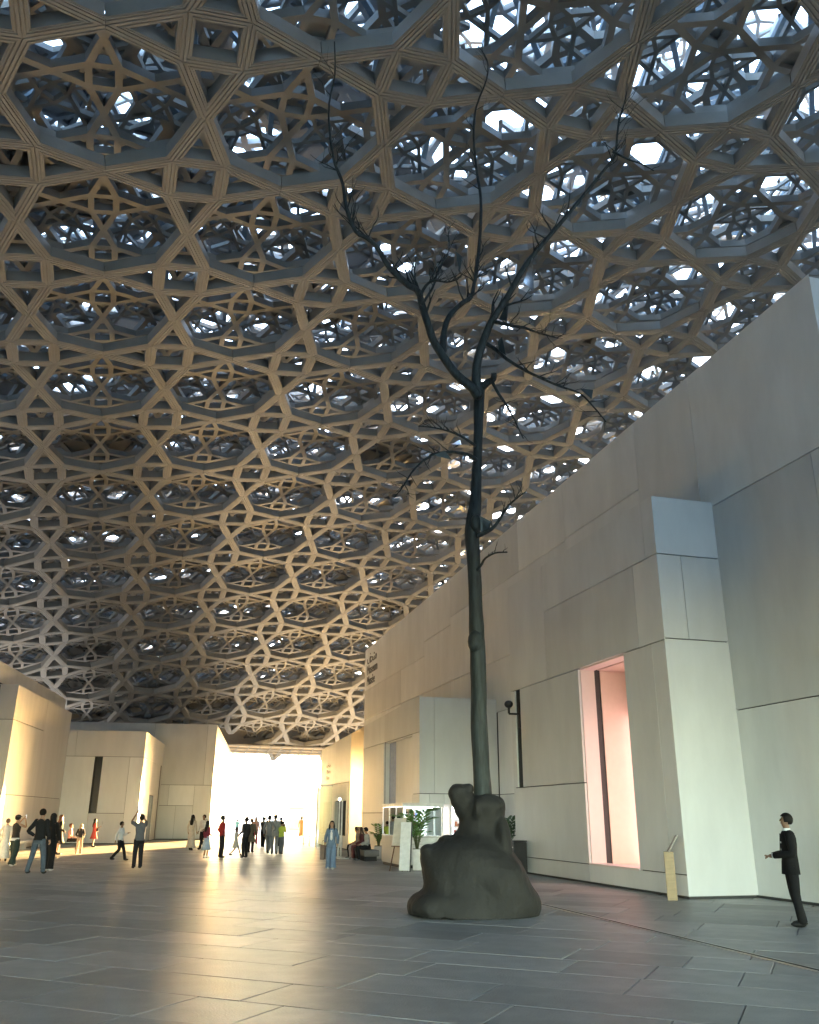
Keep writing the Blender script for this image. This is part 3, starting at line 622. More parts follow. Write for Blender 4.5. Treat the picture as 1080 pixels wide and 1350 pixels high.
for k, (pts, dy, mt, nm) in enumerate((([(668, 400), (672, 386), (668, 424), (658, 420)], -.5, m_plate, 'leaf_plate'), ([(690, 372), (702, 340), (704, 385)], -1.4, m_mirror, 'mirror_leaf'), ([(586, 594), (596, 606), (572, 600)], -.8, m_plate, 'leaf_plate'), ([(595, 586), (606, 580), (608, 586), (598, 590)], -.7, m_mirror, 'mirror_leaf'),
                                    ([(656, 450), (662, 444), (667, 468), (658, 462)], -.3, m_plate, 'leaf_plate'), ([(633, 680), (648, 688), (644, 699), (634, 703)], -.2, m_plate, 'leaf_plate'), ([(600, 330), (609, 338), (606, 360)], .1, m_plate, 'leaf_plate'), ([(764, 512), (782, 514), (780, 526)], -1.2, m_plate, 'leaf_plate'))):
    q = [TP(a, b, dy+.10*(i % 2)) for i, (a, b) in enumerate(pts)]; nn = Vector((.2, -.035, .05))*.12
    MB().quadprism(q, [p+Vector((.01, .035, .005)) for p in q]).build(nm, mt, tree, True)

# ------------------------------------------------------------------ people
SKIN = [M('skin_light', (.55, .36, .27), .5), M('skin_tan', (.38, .23, .15), .5), M('skin_brown', (.22, .13, .085), .5)]
HAIR = {'black': M('black_hair', (.008, .007, .006), .6, spec=.15, stretch=(1, 1, .2), scale=60, var=.4), 'brown': M('brown_hair', (.06, .03, .017), .45, scale=60, var=.4), 'red': M('auburn_hair', (.16, .05, .02), .45, scale=60, var=.4), 'blonde': M('blonde_hair', (.55, .38, .2), .5, scale=60, var=.3), 'grey': M('grey_hair', (.25, .24, .23), .5, scale=60)}
_cl = {}
def cloth(c, rough=.85):
    if c not in _cl: _cl[c] = M('cloth_%d' % len(_cl), c, rough, var=.15, scale=9, bump=.25, bscale=26, spec=.2)
    return _cl[c]
m_eye = M('eye', (.02, .015, .012), .2); m_lip = M('lips', (.35, .13, .11), .5)
ARMS = {'down': ((.25, -.02, 1.15), (.265, .07, .91)), 'phone': ((.235, .06, 1.16), (.09, .30, 1.24)), 'photo': ((.28, .17, 1.33), (.08, .27, 1.60)), 'up': ((.27, .22, 1.50), (.07, .36, 1.78)), 'clasp': ((.265, .00, 1.13), (.05, .27, 1.085)), 'bend': ((.27, -.04, 1.15), (.20, .18, 1.02)), 'swingf': ((.25, .08, 1.16), (.24, .24, .96)), 'swingb': ((.25, -.12, 1.16), (.25, -.14, .91)), 'lap': ((.25, .02, 1.16), (.10, .30, 1.05)), 'side': ((.33, .05, 1.22), (.48, .12, 1.1)), 'hip': ((.34, -.08, 1.15), (.19, .02, 1.02))}
LEGS = {'stand': (((.10, .02, .49), (.115, -.02, .085)), ((.10, .02, .49), (.115, -.02, .085))), 'apart': (((.17, .02, .49), (.25, -.02, .085)), ((.17, .02, .49), (.25, -.02, .085))), 'walk': (((.10, .17, .51), (.10, .27, .095)), ((.10, .02, .50), (.10, -.33, .13))), 'stride': (((.10, .24, .53), (.10, .42, .10)), ((.10, -.06, .50), (.10, -.42, .15))), 'step': (((.10, .09, .50), (.10, .12, .085)), ((.10, .0, .49), (.11, -.14, .09))),
        'sit': (((.12, .44, .52), (.13, .42, .085)), ((.12, .44, .52), (.13, .38, .085))), 'lean': (((.10, .00, .49), (.10, -.05, .085)), ((.10, -.02, .49), (.10, -.11, .085)))}
def person(label, feet, head_py, heading, arms=('down', 'down'), legs='stand', top=((.05, .05, .05), 'shirt', 'long'), bottom=((.03, .03, .035), 'trousers'), hair=('black', 'short'), skin=1, shoe=(.02, .02, .02), fem=False, group=None, head=(0, 0), detail=1, lean=0.0, seat=.0, pos=None, height=None, extra=None):
    g = ground(*feet) if pos is None else Vector(pos)
    hgt = height or (at_depth(feet[0], head_py, g.y).z)
    sit = legs == 'sit'
    k = hgt/1.77 if not sit else (height or 1.70)/1.77
    root = thing('person', (g.x, g.y, 0.002), label, 'person', group, rz=-rad(heading))
    dz = -.42 if sit else 0.0; wf = .9 if fem else 1.0
    def up(x, y, z): return Vector((x, y+lean*(z-.95), z+dz))
    def S(v): return v*k
    V, E_, R, roots = [], [], [], []
    def chain(pts, rads, frm=None):
        idx = []
        for i, (p, r) in enumerate(zip(pts, rads)):
            V.append(Vector(p)); R.append(r); j = len(V)-1; idx.append(j)
            if i == 0:
                if frm is None: roots.append(j)
                else: E_.append((frm, j))
            else: E_.append((idx[-2], j))
        return idx
    sp = chain([up(0, 0, .97), up(0, 0, 1.12), up(0, 0, 1.30), up(0, -.01, 1.42), up(0, -.01, 1.485)], [.115*wf, .105*wf, .125*wf, .09, .056])
    hy, hp = rad(head[0]), rad(head[1]); Rh = Matrix.Rotation(-hy, 3, 'Z') @ Matrix.Rotation(hp, 3, 'X')
    nb = up(0, .0, 1.53)
    def H(x, y, z): return nb+Rh@Vector((x, y, z-1.53))
    hd = chain([nb, H(0, .022, 1.592), H(0, .008, 1.655), H(0, 0, 1.715)], [.052, .068, .086, .066], sp[-1])
    chain([H(0, .03, 1.60), H(0, .072, 1.578)], [.03, .026]); chain([H(0, .05, 1.665), H(0, .088, 1.652), H(0, .102, 1.636)], [.02, .014, .011])
    for sx in (-1, 1): chain([H(.06*sx, .0, 1.645), H(.086*sx, -.006, 1.65)], [.02, .016])
    armp, legp = [], []
    for si, sx in ((0, -1), (1, 1)):
        el, wr = ARMS[arms[si]]
        sh = up(.165*sx*wf, -.005, 1.415); e_ = up(el[0]*sx*wf, el[1], el[2]); w_ = up(wr[0]*sx*wf, wr[1], wr[2])
        ai = chain([sh, e_, w_], [.055*wf, .04, .027], sp[3]); armp.append((sh, e_, w_))
        d = (w_-e_).normalized(); side = Vector((-sx, 0, 0)); side = (side-d*side.dot(d)); side = side.normalized() if side.length > .1 else Vector((0, 1, 0)); nrm = d.cross(side).normalized()
        if arms[si] in ('down', 'swingf', 'swingb'): side, nrm = Vector((0, 1, 0)), Vector((-sx, 0, 0))
        pm = chain([w_+d*.03, w_+d*.07], [.030, .034], ai[-1])
        pc = w_+d*.075
        for fi, (o_, L) in enumerate(((-.027, .07), (-.009, .08), (.009, .076), (.026, .058))):
            b = pc+side*o_; cv = (d*.8+nrm*.45).normalized(); c2 = (d*.35+nrm*.9).normalized()
            chain([b, b+d*L*.45+nrm*.006, b+d*L*.45+cv*L*.35, b+d*L*.45+cv*L*.35+c2*L*.3], [.0105, .0095, .009, .0075])
        tb = w_+d*.045+side*.02
        chain([tb, tb+side*.028+d*.018, tb+side*.036+d*.05+nrm*.01], [.013, .011, .009])
        kn, an = LEGS[legs][si]
        hpz = .93 if not sit else .53
        hpv = Vector((.088*sx, 0, hpz)); kv = Vector((kn[0]*sx, kn[1], kn[2])); av = Vector((an[0]*sx, an[1], an[2]))
        if legs == 'lean': hpv.y = -.0
        chain([hpv, kv, av, av+Vector((0, .06, -.03)), av+Vector((0, .14, -.045))], [.085*wf, .056, .038, .036, .028], sp[0]); legp.append((hpv, kv, av))
    me = bpy.data.meshes.new('body'); me.from_pydata([tuple(v*k) for v in V], E_, []); me.materials.append(SKIN[skin])
    bd = link('body', me, root); sk = bd.modifiers.new('skin', 'SKIN'); sk.use_smooth_shade = True
    sv = me.skin_vertices[0].data
    for i, r in enumerate(R): sv[i].radius = (r*k, r*k)
    for i in roots: sv[i].use_root = True
    ss = bd.modifiers.new('sub', 'SUBSURF'); ss.levels = ss.render_levels = detail
    BAKE.append((bd, None))
    def put(m, name, mat, smooth=True):
        for i, v in enumerate(m.v): m.v[i] = v*k
        return m.build(name, mat, root, smooth=smooth)
    # hair
    hm = MB(); style = hair[1]
    hm.ell(H(0, -.016, 1.668), .094, .108, .108, R=Rh, seg=20, rings=14)
    Hi = Rh.transposed()
    keep = []
    for f in hm.f:
        c = Hi@((sum((hm.v[i] for i in f), Vector())/len(f))-nb); z = c.z+1.53
        if not ((c.y > .035 and z < 1.715) or z < 1.585 or (abs(c.x) > .06 and z < 1.63 and c.y > -.02)): keep.append(f)
    hm.f = keep
    if style == 'long':
        hm.loft([(q.x, q.y, q.z, rx*wf, ry) for q, rx, ry in ((H(0, -.055, 1.70), .07, .05), (H(0, -.06, 1.62), .095, .055), (up(0, -.075, 1.52), .105, .055), (up(0, -.11, 1.42), .115, .045), (up(0, -.13, 1.30), .10, .03), (up(0, -.13, 1.24), .06, .018))][::-1], seg=14)
        for sx in (-1, 1): hm.tube([H(.075*sx, .02, 1.68), H(.092*sx, .02, 1.58), up(.095*sx, .05, 1.46), up(.09*sx, .095, 1.34)], [.02, .028, .026, .012], seg=8)
    if style == 'bun': hm.ell(H(0, -.12, 1.70), .05, .045, .05)
    put(hm, 'hair', HAIR[hair[0]])
    if style == 'cap':
        cp = MB().ell(H(0, -.01, 1.70), .102, .112, .075, R=Rh).ell(H(0, .10, 1.70), .075, .07, .012, R=Rh); put(cp, 'cap', cloth((.05, .045, .04)))
    if style == 'scarf':
        sc_ = MB().loft([(q.x, q.y, q.z, rx, ry) for q, rx, ry in ((up(0, -.01, 1.36), .17, .12), (up(0, -.01, 1.46), .12, .10), (H(0, -.02, 1.56), .098, .10), (H(0, -.035, 1.66), .10, .095), (H(0, -.03, 1.74), .075, .08), (H(0, -.03, 1.775), .03, .03))], seg=16); put(sc_, 'head_scarf', cloth(hair[2]))
    # face
    em = MB()
    for sx in (-1, 1): em.ell(H(.031*sx, .080, 1.668), .012, .008, .008, R=Rh, seg=8, rings=6)
    put(em, 'eyes', m_eye)
    put(MB().ell(H(0, .086, 1.607), .022, .010, .007, R=Rh, seg=8, rings=6), 'mouth', m_lip)
    # upper garment
    tc, tk, sl_ = top; tmat = cloth(tc); hem = {'shirt': .90, 'tee': .90, 'jacket': .80, 'dress': .52, 'long_dress': .13, 'coat': .55, 'top': .96, 'vest': .93}[tk]
    if sit: hem = max(hem, .92)
    m = MB(); rings = []
    if tk in ('dress', 'long_dress', 'coat') and not sit:
        fl_ = .30 if tk != 'long_dress' else .27
        n_ = 5
        for i in range(n_):
            t = i/(n_-1); z = hem+(1.0-hem)*t; rings.append((0, up(0, 0, z).y if z > .95 else 0, z, fl_+(.155*wf-fl_)*t**.7, (fl_*.8)+(.115-fl_*.8)*t**.7))
        flu = [.07, .06, .04, .02, 0]
    else:
        jk = 1.12 if tk == 'jacket' else 1.0
        rings += [(0, lean*(hem-.95), hem+dz, .185*wf*jk, .128*jk), (0, lean*.05, 1.0+dz, .16*wf*jk, .118*jk)]; flu = [.025, 0]
    jk = 1.1 if tk in ('jacket', 'coat') else 1.0
    for z, rx, ry in ((1.12, .148, .108), (1.27, .172, .118), (1.37, .185, .112), (1.425, .165, .098), (1.455, .115, .082), (1.485, .068, .064)):
        q = up(0, -.005, z); rings.append((0, q.y, q.z, rx*wf*jk, ry*jk)); flu.append(0)
    m.loft(rings, seg=22, flute=flu)
    if sl_ != 'none':
        for sh, e_, w_ in armp:
            if sl_ == 'long': pts, rr_ = [sh, sh.lerp(e_, .5), e_, e_.lerp(w_, .5), w_.lerp(e_, .05)], [.075*wf*jk, .064*wf*jk, .056*jk, .05*jk, .043*jk]
            else: pts, rr_ = [sh, sh.lerp(e_, .4), sh.lerp(e_, .8)], [.075*wf, .066*wf, .062*wf]
            m.tube(pts, rr_, seg=12, smooth=2); m.ell(sh, rr_[0], rr_[0], rr_[0], seg=12, rings=8)
    put(m, {'tee': 'shirt', 'long_dress': 'dress'}.get(tk, tk), tmat)
    # lower garment
    if bottom:
        bc, bk = bottom; m = MB()
        if bk in ('trousers', 'wide', 'shorts'):
            wd = 1.35 if bk == 'wide' else 1.0
            if not sit: m.loft([(0, 0, .80, .165, .112), (0, 0, .88, .178*wf, .124), (0, 0, .95, .168*wf, .12), (0, lean*.08, 1.03, .152*wf, .112)], seg=18)
            else: m.loft([(0, 0, .43, .17, .14), (0, 0, .52, .185, .14), (0, 0, .60, .16, .12), (0, 0, .66, .15, .11)], seg=18)
            for hv, kv, av in legp:
                if bk == 'shorts': pts, rr_ = [hv, hv.lerp(kv, .5), kv], [.098*wf, .09*wf, .085*wf]
                else: pts, rr_ = [hv, hv.lerp(kv, .5), kv, kv.lerp(av, .45), av+Vector((0, 0, -.03))], [.100*wf*(1+.2*(wd-1)), .092*wf*wd, .078*wd, .070*wd, .064*wd*wd]
                m.tube(pts, rr_, seg=12, smooth=2)
        else:                                                  # skirt
            hz = .40 if bk == 'skirt' else .15
            if not sit: m.loft([(0, 0, hz, .27, .21), (0, 0, hz+.2, .235, .18), (0, 0, .85, .185, .135), (0, 0, 1.03, .15, .11)], seg=22, flute=[.07, .05, .02, 0])
            else:
                for hv, kv, av in legp: m.tube([hv, kv, kv.lerp(av, .6)], [.12, .09, .09], seg=12)
        put(m, {'wide': 'trousers', 'long_skirt': 'skirt'}.get(bk, bk), cloth(bc))
    for hv, kv, av in legp:
        m = MB().ell(av+Vector((0, .06, -.04)), .044, .125, .045, seg=12, rings=8)
        for i, v in enumerate(m.v):
            if v.z < .012: m.v[i] = Vector((v.x, v.y, .004))
        m.tube([av+Vector((0, -.01, .05)), av+Vector((0, -.005, -.04))], [.046, .045], seg=10)
        put(m, 'shoe', cloth(shoe, .5))
    if extra: extra(root, k, up, H, armp, put)
    return root
def world_of(root, p, k=1.0):
    return root.location + Matrix.Rotation(root.rotation_euler.z, 3, 'Z')@(Vector(p)*k)
GL, GC = 'visitors standing near the left galleries', 'visitors in front of the bright opening'
BLK = (.014, .014, .016)
p1 = person('person in a dark vest over a white shirt taking a photo at the left edge', (15, 1142), 1074, 25, ('photo', 'photo'), 'step', ((.035, .03, .026), 'vest', 'none'), ((.03, .045, .04), 'wide'), ('black', 'cap'), 1, (.7, .7, .7), group=GL)
m = MB().loft([(0, 0, .84, .19, .13), (0, 0, .93, .185, .128)], seg=18); m.build('shirt_hem', cloth((.6, .6, .62)), p1, smooth=True)
person('person in a long white dress cut by the left edge of the view', (3, 1136), 1079, -20, ('hip', 'down'), 'stand', ((.65, .62, .58), 'long_dress', 'long'), None, ('brown', 'short'), 0, fem=True, group=GL)
person('tall man in a black jacket and blue jeans standing with legs apart, seen from behind', (46, 1152), 1066, 8, ('hip', 'down'), 'apart', (BLK, 'shirt', 'long'), ((.075, .095, .125), 'trousers'), ('black', 'short'), 1, group=GL)
person('person all in black with white shoes close beside the man in jeans', (62, 1148), 1072, 20, ('bend', 'down'), 'stand', (BLK, 'shirt', 'long'), (BLK, 'wide'), ('black', 'scarf', BLK), 1, (.6, .6, .6), group=GL)
person('woman with long auburn hair in a black midi dress', (75, 1127), 1074, 60, ('bend', 'bend'), 'stand', (BLK, 'dress', 'long'), None, ('red', 'long'), 0, fem=True, group=GL)
bnch = ground(84, 1122)
person('red haired person in a patterned top sitting low by the left gallery', (90, 1122), 1088, 75, ('lap', 'lap'), 'sit', ((.6, .3, .27), 'shirt', 'short'), (BLK, 'trousers'), ('red', 'short'), 0, (.7, .7, .7), group=GL)
person('blonde child in a dark jacket and pale leggings beside the left gallery', (103, 1126), 1086, 150, ('bend', 'bend'), 'step', ((.06, .05, .045), 'top', 'long'), ((.55, .43, .32), 'trousers'), ('blonde', 'long'), 0, fem=True, group=GL)
pr = person('woman in a coral red dress looking at a phone by the grey gallery wall', (122, 1117), 1079, 70, ('bend', 'phone'), 'stand', ((.62, .10, .08), 'dress', 'short'), None, ('black', 'long'), 1, fem=True, group=GL)
pb_ = person('boy in a white shirt and black trousers walking to the right', (156, 1135), 1083, 95, ('phone', 'swingb'), 'walk', ((.55, .57, .62), 'shirt', 'long'), (BLK, 'trousers'), ('black', 'short'), 2, group=GL)
pu = person('man in a grey shirt raising both arms overhead to take a photo', (180, 1145), 1073, -35, ('up', 'up'), 'stand', ((.10, .105, .12), 'shirt', 'short'), (BLK, 'trousers'), ('black', 'short'), 2, group=GL, head=(0, 14))
person('woman in a long beige dress with long dark hair, seen from behind', (251, 1121), 1074, 10, ('down', 'down'), 'step', ((.50, .43, .36), 'long_dress', 'long'), None, ('black', 'long'), 1, fem=True, group=GC)
pk = person('man in a white shirt wearing a small dark backpack', (266, 1120), 1074, -150, ('bend', 'down'), 'walk', ((.6, .58, .58), 'shirt', 'long'), (BLK, 'trousers'), ('black', 'short'), 2, group=GC)
person('woman in a maroon top and pale blue skirt', (271, 1132), 1082, 40, ('down', 'bend'), 'stand', ((.16, .03, .05), 'top', 'long'), ((.30, .38, .50), 'skirt'), ('black', 'long'), 2, (.6, .6, .6), True, group=GC)
person('man in a red shirt and black trousers with his hands at his waist', (291, 1131), 1075, 60, ('hip', 'hip'), 'stand', ((.32, .03, .03), 'shirt', 'long'), (BLK, 'trousers'), ('black', 'short'), 2, group=GC)
person('small girl in a pale dress striding along holding out an arm', (310, 1129), 1091, 55, ('down', 'side'), 'stride', ((.42, .42, .38), 'dress', 'short'), None, ('black', 'short'), 2, fem=True, group=GC)
person('man in dark clothes next to the striding girl', (322, 1131), 1077, -60, ('bend', 'down'), 'stand', ((.028, .026, .028), 'shirt', 'long'), (BLK, 'trousers'), ('black', 'short'), 2, group=GC)
person('person in a grey brown coat just behind the man in dark clothes', (330, 1124), 1079, 20, ('down', 'down'), 'stand', ((.12, .11, .09), 'coat', 'long'), (BLK, 'trousers'), ('brown', 'short'), 1, group=GC)
person('distant person in a bright blue shirt near the opening', (312, 1101), 1080, 0, ('bend', 'bend'), 'stand', ((.08, .25, .42), 'shirt', 'short'), ((.05, .06, .1), 'trousers'), ('black', 'short'), 2, group=GC)
person('woman in a pale pink jacket and crimson trousers', (336, 1113), 1077, 0, ('bend', 'down'), 'step', ((.48, .28, .26), 'jacket', 'long'), ((.32, .04, .08), 'trousers'), ('brown', 'scarf', (.45, .3, .28)), 1, fem=True, group=GC)
pd = person('person in dark clothes holding up a phone toward the opening', (346, 1117), 1077, 15, ('photo', 'photo'), 'step', ((.04, .038, .04), 'shirt', 'long'), (BLK, 'trousers'), ('black', 'short'), 2, group=GC)
person('tall man in a pale grey shirt and grey trousers, left of a close pair', (353, 1126), 1075, 10, ('down', 'hip'), 'walk', ((.16, .17, .19), 'shirt', 'long'), ((.14, .15, .17), 'trousers'), ('black', 'short'), 2, group=GC)
person('tall man in a light grey jacket, right of a close pair', (361, 1126), 1074, -10, ('bend', 'down'), 'step', ((.26, .27, .28), 'jacket', 'short'), ((.2, .21, .23), 'trousers'), ('black', 'short'), 2, group=GC)
person('man in a yellow green shirt and grey trousers', (370, 1126), 1082, 15, ('down', 'bend'), 'step', ((.38, .48, .08), 'tee', 'short'), ((.12, .13, .15), 'trousers'), ('black', 'short'), 2, group=GC)
person('person in dark brown half hidden behind the yellow green shirt', (369, 1116), 1077, 0, ('down', 'down'), 'stand', ((.12, .08, .06), 'shirt', 'long'), (BLK, 'trousers'), ('black', 'short'), 2, group=GC)
person('distant man in a tan robe near the terrace pavilion', (397, 1104), 1077, 0, ('down', 'down'), 'stand', ((.42, .28, .15), 'long_dress', 'long'), None, ('black', 'short'), 2, group=GC)
person('distant woman with long dark hair in a short pale dress', (404, 1106), 1079, 15, ('bend', 'down'), 'step', ((.45, .40, .38), 'dress', 'short'), None, ('black', 'long'), 2, fem=True, group=GC)
def denim_extra(root, k, up, H, armp, put):
    m = MB().loft([(0, .012, .97, .10, .115), (0, .012, 1.15, .095, .112), (0, .012, 1.30, .10, .122), (0, .012, 1.42, .08, .10)], seg=16); put(m, 'blouse', cloth((.6, .6, .6)))
pw = person('woman in a blue denim jacket and jeans walking toward the camera with a tote', (436, 1146), 1082, 182, ('swingb', 'swingf'), 'step', ((.14, .20, .29), 'jacket', 'long'), ((.15, .21, .31), 'wide'), ('black', 'long'), 1, (.5, .5, .5), True, extra=denim_extra)
# seated group on the bench beside the kiosk
bq = ground(478, 1133); bdir = dR
bench = thing('bench', (bq.x, bq.y, 0), 'low grey upholstered bench under the seated visitors beside the kiosk', 'bench', rz=math.atan2(-nR.y, -nR.x))
MB().box((0, 0, .30), .62, 3.4, .24, ch=.03).build('seat', M('grey_upholstery', (.16, .16, .155), .9), bench)
MB().box((.02, 0, .09), .5, 3.2, .17).build('plinth', m_dark, bench)
GS = 'visitors seated on the bench by the kiosk'
for lab, off, hd_, tp_, bt_, hr_, fm in (('seated man with a backpack strap and dark trousers, first on the bench', .75, -100, ((.25, .25, .28), 'shirt', 'short'), (BLK, 'trousers'), ('black', 'short'), False),
      ('seated woman in a dark red top, in the middle of the bench', -.05, -95, ((.10, .03, .035), 'shirt', 'long'), ((.14, .05, .05), 'trousers'), ('brown', 'long'), True),
      ('seated woman with brown hair leaning over a bright phone', .35, -80, ((.28, .2, .15), 'shirt', 'long'), ((.4, .35, .33), 'trousers'), ('brown', 'bun'), True),
      ('seated person in a pale grey shirt, nearest the kiosk', -1.0, -105, ((.4, .42, .42), 'shirt', 'long'), (BLK, 'trousers'), ('black', 'short'), False)):
    q = Vector((bq.x, bq.y, 0)) + bdir*off - nR*.02
    person(lab, None, None, hd_, ('lap', 'lap'), 'sit', tp_, bt_, hr_, 1, (.3, .3, .3), fm, GS, (0, -18), pos=q, height=1.68, lean=.12)
# guard in a suit
def suit_extra(root, k, up, H, armp, put):
    m = MB().loft([(0, up(0, 0, 1.44).y, 1.44, .085, .08), (0, up(0, 0, 1.50).y-.002, 1.50, .066, .066), (0, up(0, 0, 1.52).y, 1.525, .06, .06)], seg=16); put(m, 'collar', cloth((.75, .75, .75)))
    for s_, e_, w_ in armp: put(MB().tube([w_.lerp(e_, .14), w_.lerp(e_, -.02)], [.040, .038], seg=12), 'cuff', cloth((.75, .75, .75)))
    put(MB().quadprism([up(-.03, .108, 1.44), up(.03, .108, 1.44), up(.028, .135, 1.16), up(-.028, .135, 1.16)], [up(-.03, .12, 1.44), up(.03, .12, 1.44), up(.028, .142, 1.16), up(-.028, .142, 1.16)]), 'tie', cloth((.01, .01, .012)), False)
    put(MB().box(up(-.09, .135, 1.30), .06, .012, .025), 'pocket_square', cloth((.5, .5, .5)), False)
person('man in a black suit and white cuffs standing with hands clasped near the right wall', (1053, 1222), 1072, -78, ('clasp', 'clasp'), 'lean', ((.008, .008, .009), 'jacket', 'long'), ((.008, .008, .009), 'trousers'), ('black', 'short'), 2, (.01, .01, .01), detail=2, lean=-.03, extra=suit_extra)
# things people carry
def carry(name, label, cat, root, p, parts):
    t = thing(name, world_of(root, p), label, cat, rz=root.rotation_euler.z)
    for nm, mb_, mt in parts: mb_.build(nm, mt, t)
    return t
def bagparts(w_, d_, h_, mt, strap=.28):
    return (('body', MB().box((0, 0, h_/2), w_, d_, h_, ch=.015), mt), ('handle', MB().tube([(-w_*.3, 0, h_), (-w_*.25, 0, h_+strap*.7), (0, 0, h_+strap), (w_*.25, 0, h_+strap*.7), (w_*.3, 0, h_)], .008, seg=6), mt))
carry('tote_bag', 'large taupe tote bag carried low by the woman in denim', 'bag', pw, (.30, -.12, .30), bagparts(.14, .38, .46, cloth((.19, .14, .115)), .16))
carry('handbag', 'small black handbag at the hip of the woman in the coral dress', 'bag', pr, (-.22, .14, .82), bagparts(.30, .09, .2, cloth(BLK), .3))
carry('backpack', 'small dark backpack on the man in the white shirt', 'bag', pk, (0, -.20, 1.08), bagparts(.28, .15, .36, cloth((.05, .045, .04)), .06))
def phone(root, p, label):
    carry('phone', label, 'phone', root, p, (('case', MB().box((0, 0, 0), .075, .010, .155, ch=.004), m_dark), ('screen', MB().box((0, -.0065, 0), .066, .002, .142), emit('screen_%d' % len(bpy.data.materials), (.6, .7, .8), .03))))
phone(pr, (.04, .38, 1.28), 'phone held by the woman in the coral dress')
phone(pu, (0, .40, 1.92), 'phone held high by the man with raised arms')
phone(pd, (0, .33, 1.66), 'phone held up toward the opening')
phone(p1, (0, .34, 1.62), 'phone held by the person in the dark vest')
# low bench by the left gallery
lb = ground(60, 1121); lb2 = ground(92, 1119)
bl = thing('stone_bench', (lb.x, lb.y, 0), 'low pale stone bench along the left gallery, sunlit on top', 'bench', rz=math.atan2(dL.y, dL.x))
MB().box((0, 0, .36), 12.0, .5, .12, ch=.01).build('seat', m_panel, bl)
for i in range(4): MB().box((-4.8+3.2*i, 0, .15), .5, .42, .3).build('support', m_panel, bl)
bl.location = Vector((lb.x, lb.y, 0)) - nL*1.6

# ------------------------------------------------------------------ kiosk and what stands round it
K = ground(530, 1145)
def KP(u, w_, z=0): return K + dR*u + nR*w_ + Vector((0, 0, z))
kz = math.atan2(dR.y, dR.x)
kio = thing('food_kiosk', K, 'white food kiosk counter with a lit glass display case on top', 'kiosk')
m_lam = M('pale_laminate', (.55, .54, .52), .45, var=.04, scale=3); m_led = emit('led_strip', (.92, .97, 1.0), .6); m_pw = M('powder_white', (.75, .75, .74), .4)
def kb(m, u0, u1, w0, w1, z0, z1): return m.quadprism([KP(u0, w0, z0), KP(u1, w0, z0), KP(u1, w1, z0), KP(u0, w1, z0)], [KP(u0, w0, z1), KP(u1, w0, z1), KP(u1, w1, z1), KP(u0, w1, z1)])
kb(MB(), .06, 2.95, .06, 1.5, .0, .1).build('plinth', m_dark, kio, True)
kb(MB(), .02, 2.98, .02, 1.55, .1, 1.02).build('counter', m_lam, kio, True)
for i in range(2): kb(MB(), .01+1.48*i, 1.475+1.48*i, -.005, .016, .12, 1.0).build('front_panel', m_lam, kio, True)
for i in range(4): kb(MB(), -.005, .016, .04, 1.53, .13+.22*i, .335+.22*i).build('drawer', m_pw, kio, True)
kb(MB(), -.01, 3.0, -.01, 1.57, 1.022, 1.06).build('worktop', m_pw, kio, True)
kb(MB(), .0, 2.98, .0, 1.55, 2.04, 2.16).build('top_panel', m_pw, kio, True)
for u_ in (.02, .98, 1.95, 2.92):
    for w_ in (.02, 1.48): kb(MB(), u_, u_+.05, w_, w_+.05, 1.062, 2.038).build('post', m_pw, kio, True)
for u0, u1 in ((.08, .97), (1.04, 1.94), (2.01, 2.91)): kb(MB(), u0, u1, .035, .045, 1.07, 2.03).build('pane', m_glass, kio, True)
kb(MB(), .035, .045, .08, 1.47, 1.07, 2.03).build('pane', m_glass, kio, True)
for u_ in (.10, 1.08, 2.84): kb(MB(), u_, u_+.03, .09, .12, 1.08, 2.0).build('led', m_led, kio, True)
kb(MB(), .1, 2.88, .10, .14, 2.0, 2.03).build('led', m_led, kio, True); kb(MB(), .08, .12, .15, 1.4, 2.0, 2.03).build('led', m_led, kio, True)
for z in (1.36, 1.68): kb(MB(), .2, 1.9, .3, .9, z, z+.02).build('shelf', m_pw, kio, True)
kb(MB(), .2, 1.9, .92, .95, 1.08, 2.0).build('back_board', emit('lit_back', (.9, .95, 1), .06), kio, True)
KR = random.Random(9)
for i in range(44):
    u_, z_ = KR.uniform(.25, 1.8), KR.choice((1.062, 1.382, 1.702)); w_ = KR.uniform(.36, .8); h_ = KR.uniform(.08, .22); r_ = KR.uniform(.03, .05)
    c_ = KR.choice(((.6, .6, .62), (.12, .2, .5), (.5, .12, .08), (.7, .68, .6), (.05, .05, .06), (.15, .3, .12)))
    mt = cloth(c_, .4); b = MB().loft([(0, 0, 0, r_, r_), (0, 0, h_*.62, r_, r_), (0, 0, h_*.75, r_*.5, r_*.5), (0, 0, h_, r_*.45, r_*.45)], seg=10).build('bottle', mt, None, smooth=True)
    b.location = KP(u_, w_, z_+.001); tag(b, 'small %s bottle or cup on the %s of the lit kiosk case' % ({.6: 'grey', .12: 'blue', .5: 'red', .7: 'cream', .05: 'black', .15: 'green'}[c_[0]], {1.062: 'worktop', 1.382: 'lower shelf', 1.702: 'upper shelf'}[z_]), 'bottle', 'bottles and cups on the kiosk shelves')
cf = thing('coffee_machine', KP(2.45, .6, 1.062), 'white coffee machine at the far end of the lit kiosk case', 'machine', rz=kz)
MB().box((0, 0, .2), .5, .45, .4, ch=.03).build('body', m_pw, cf); MB().box((0, .0, .42), .4, .36, .04).build('cup_tray', m_steel, cf); MB().box((0, .26, .2), .3, .08, .06).build('spout', m_dark, cf)
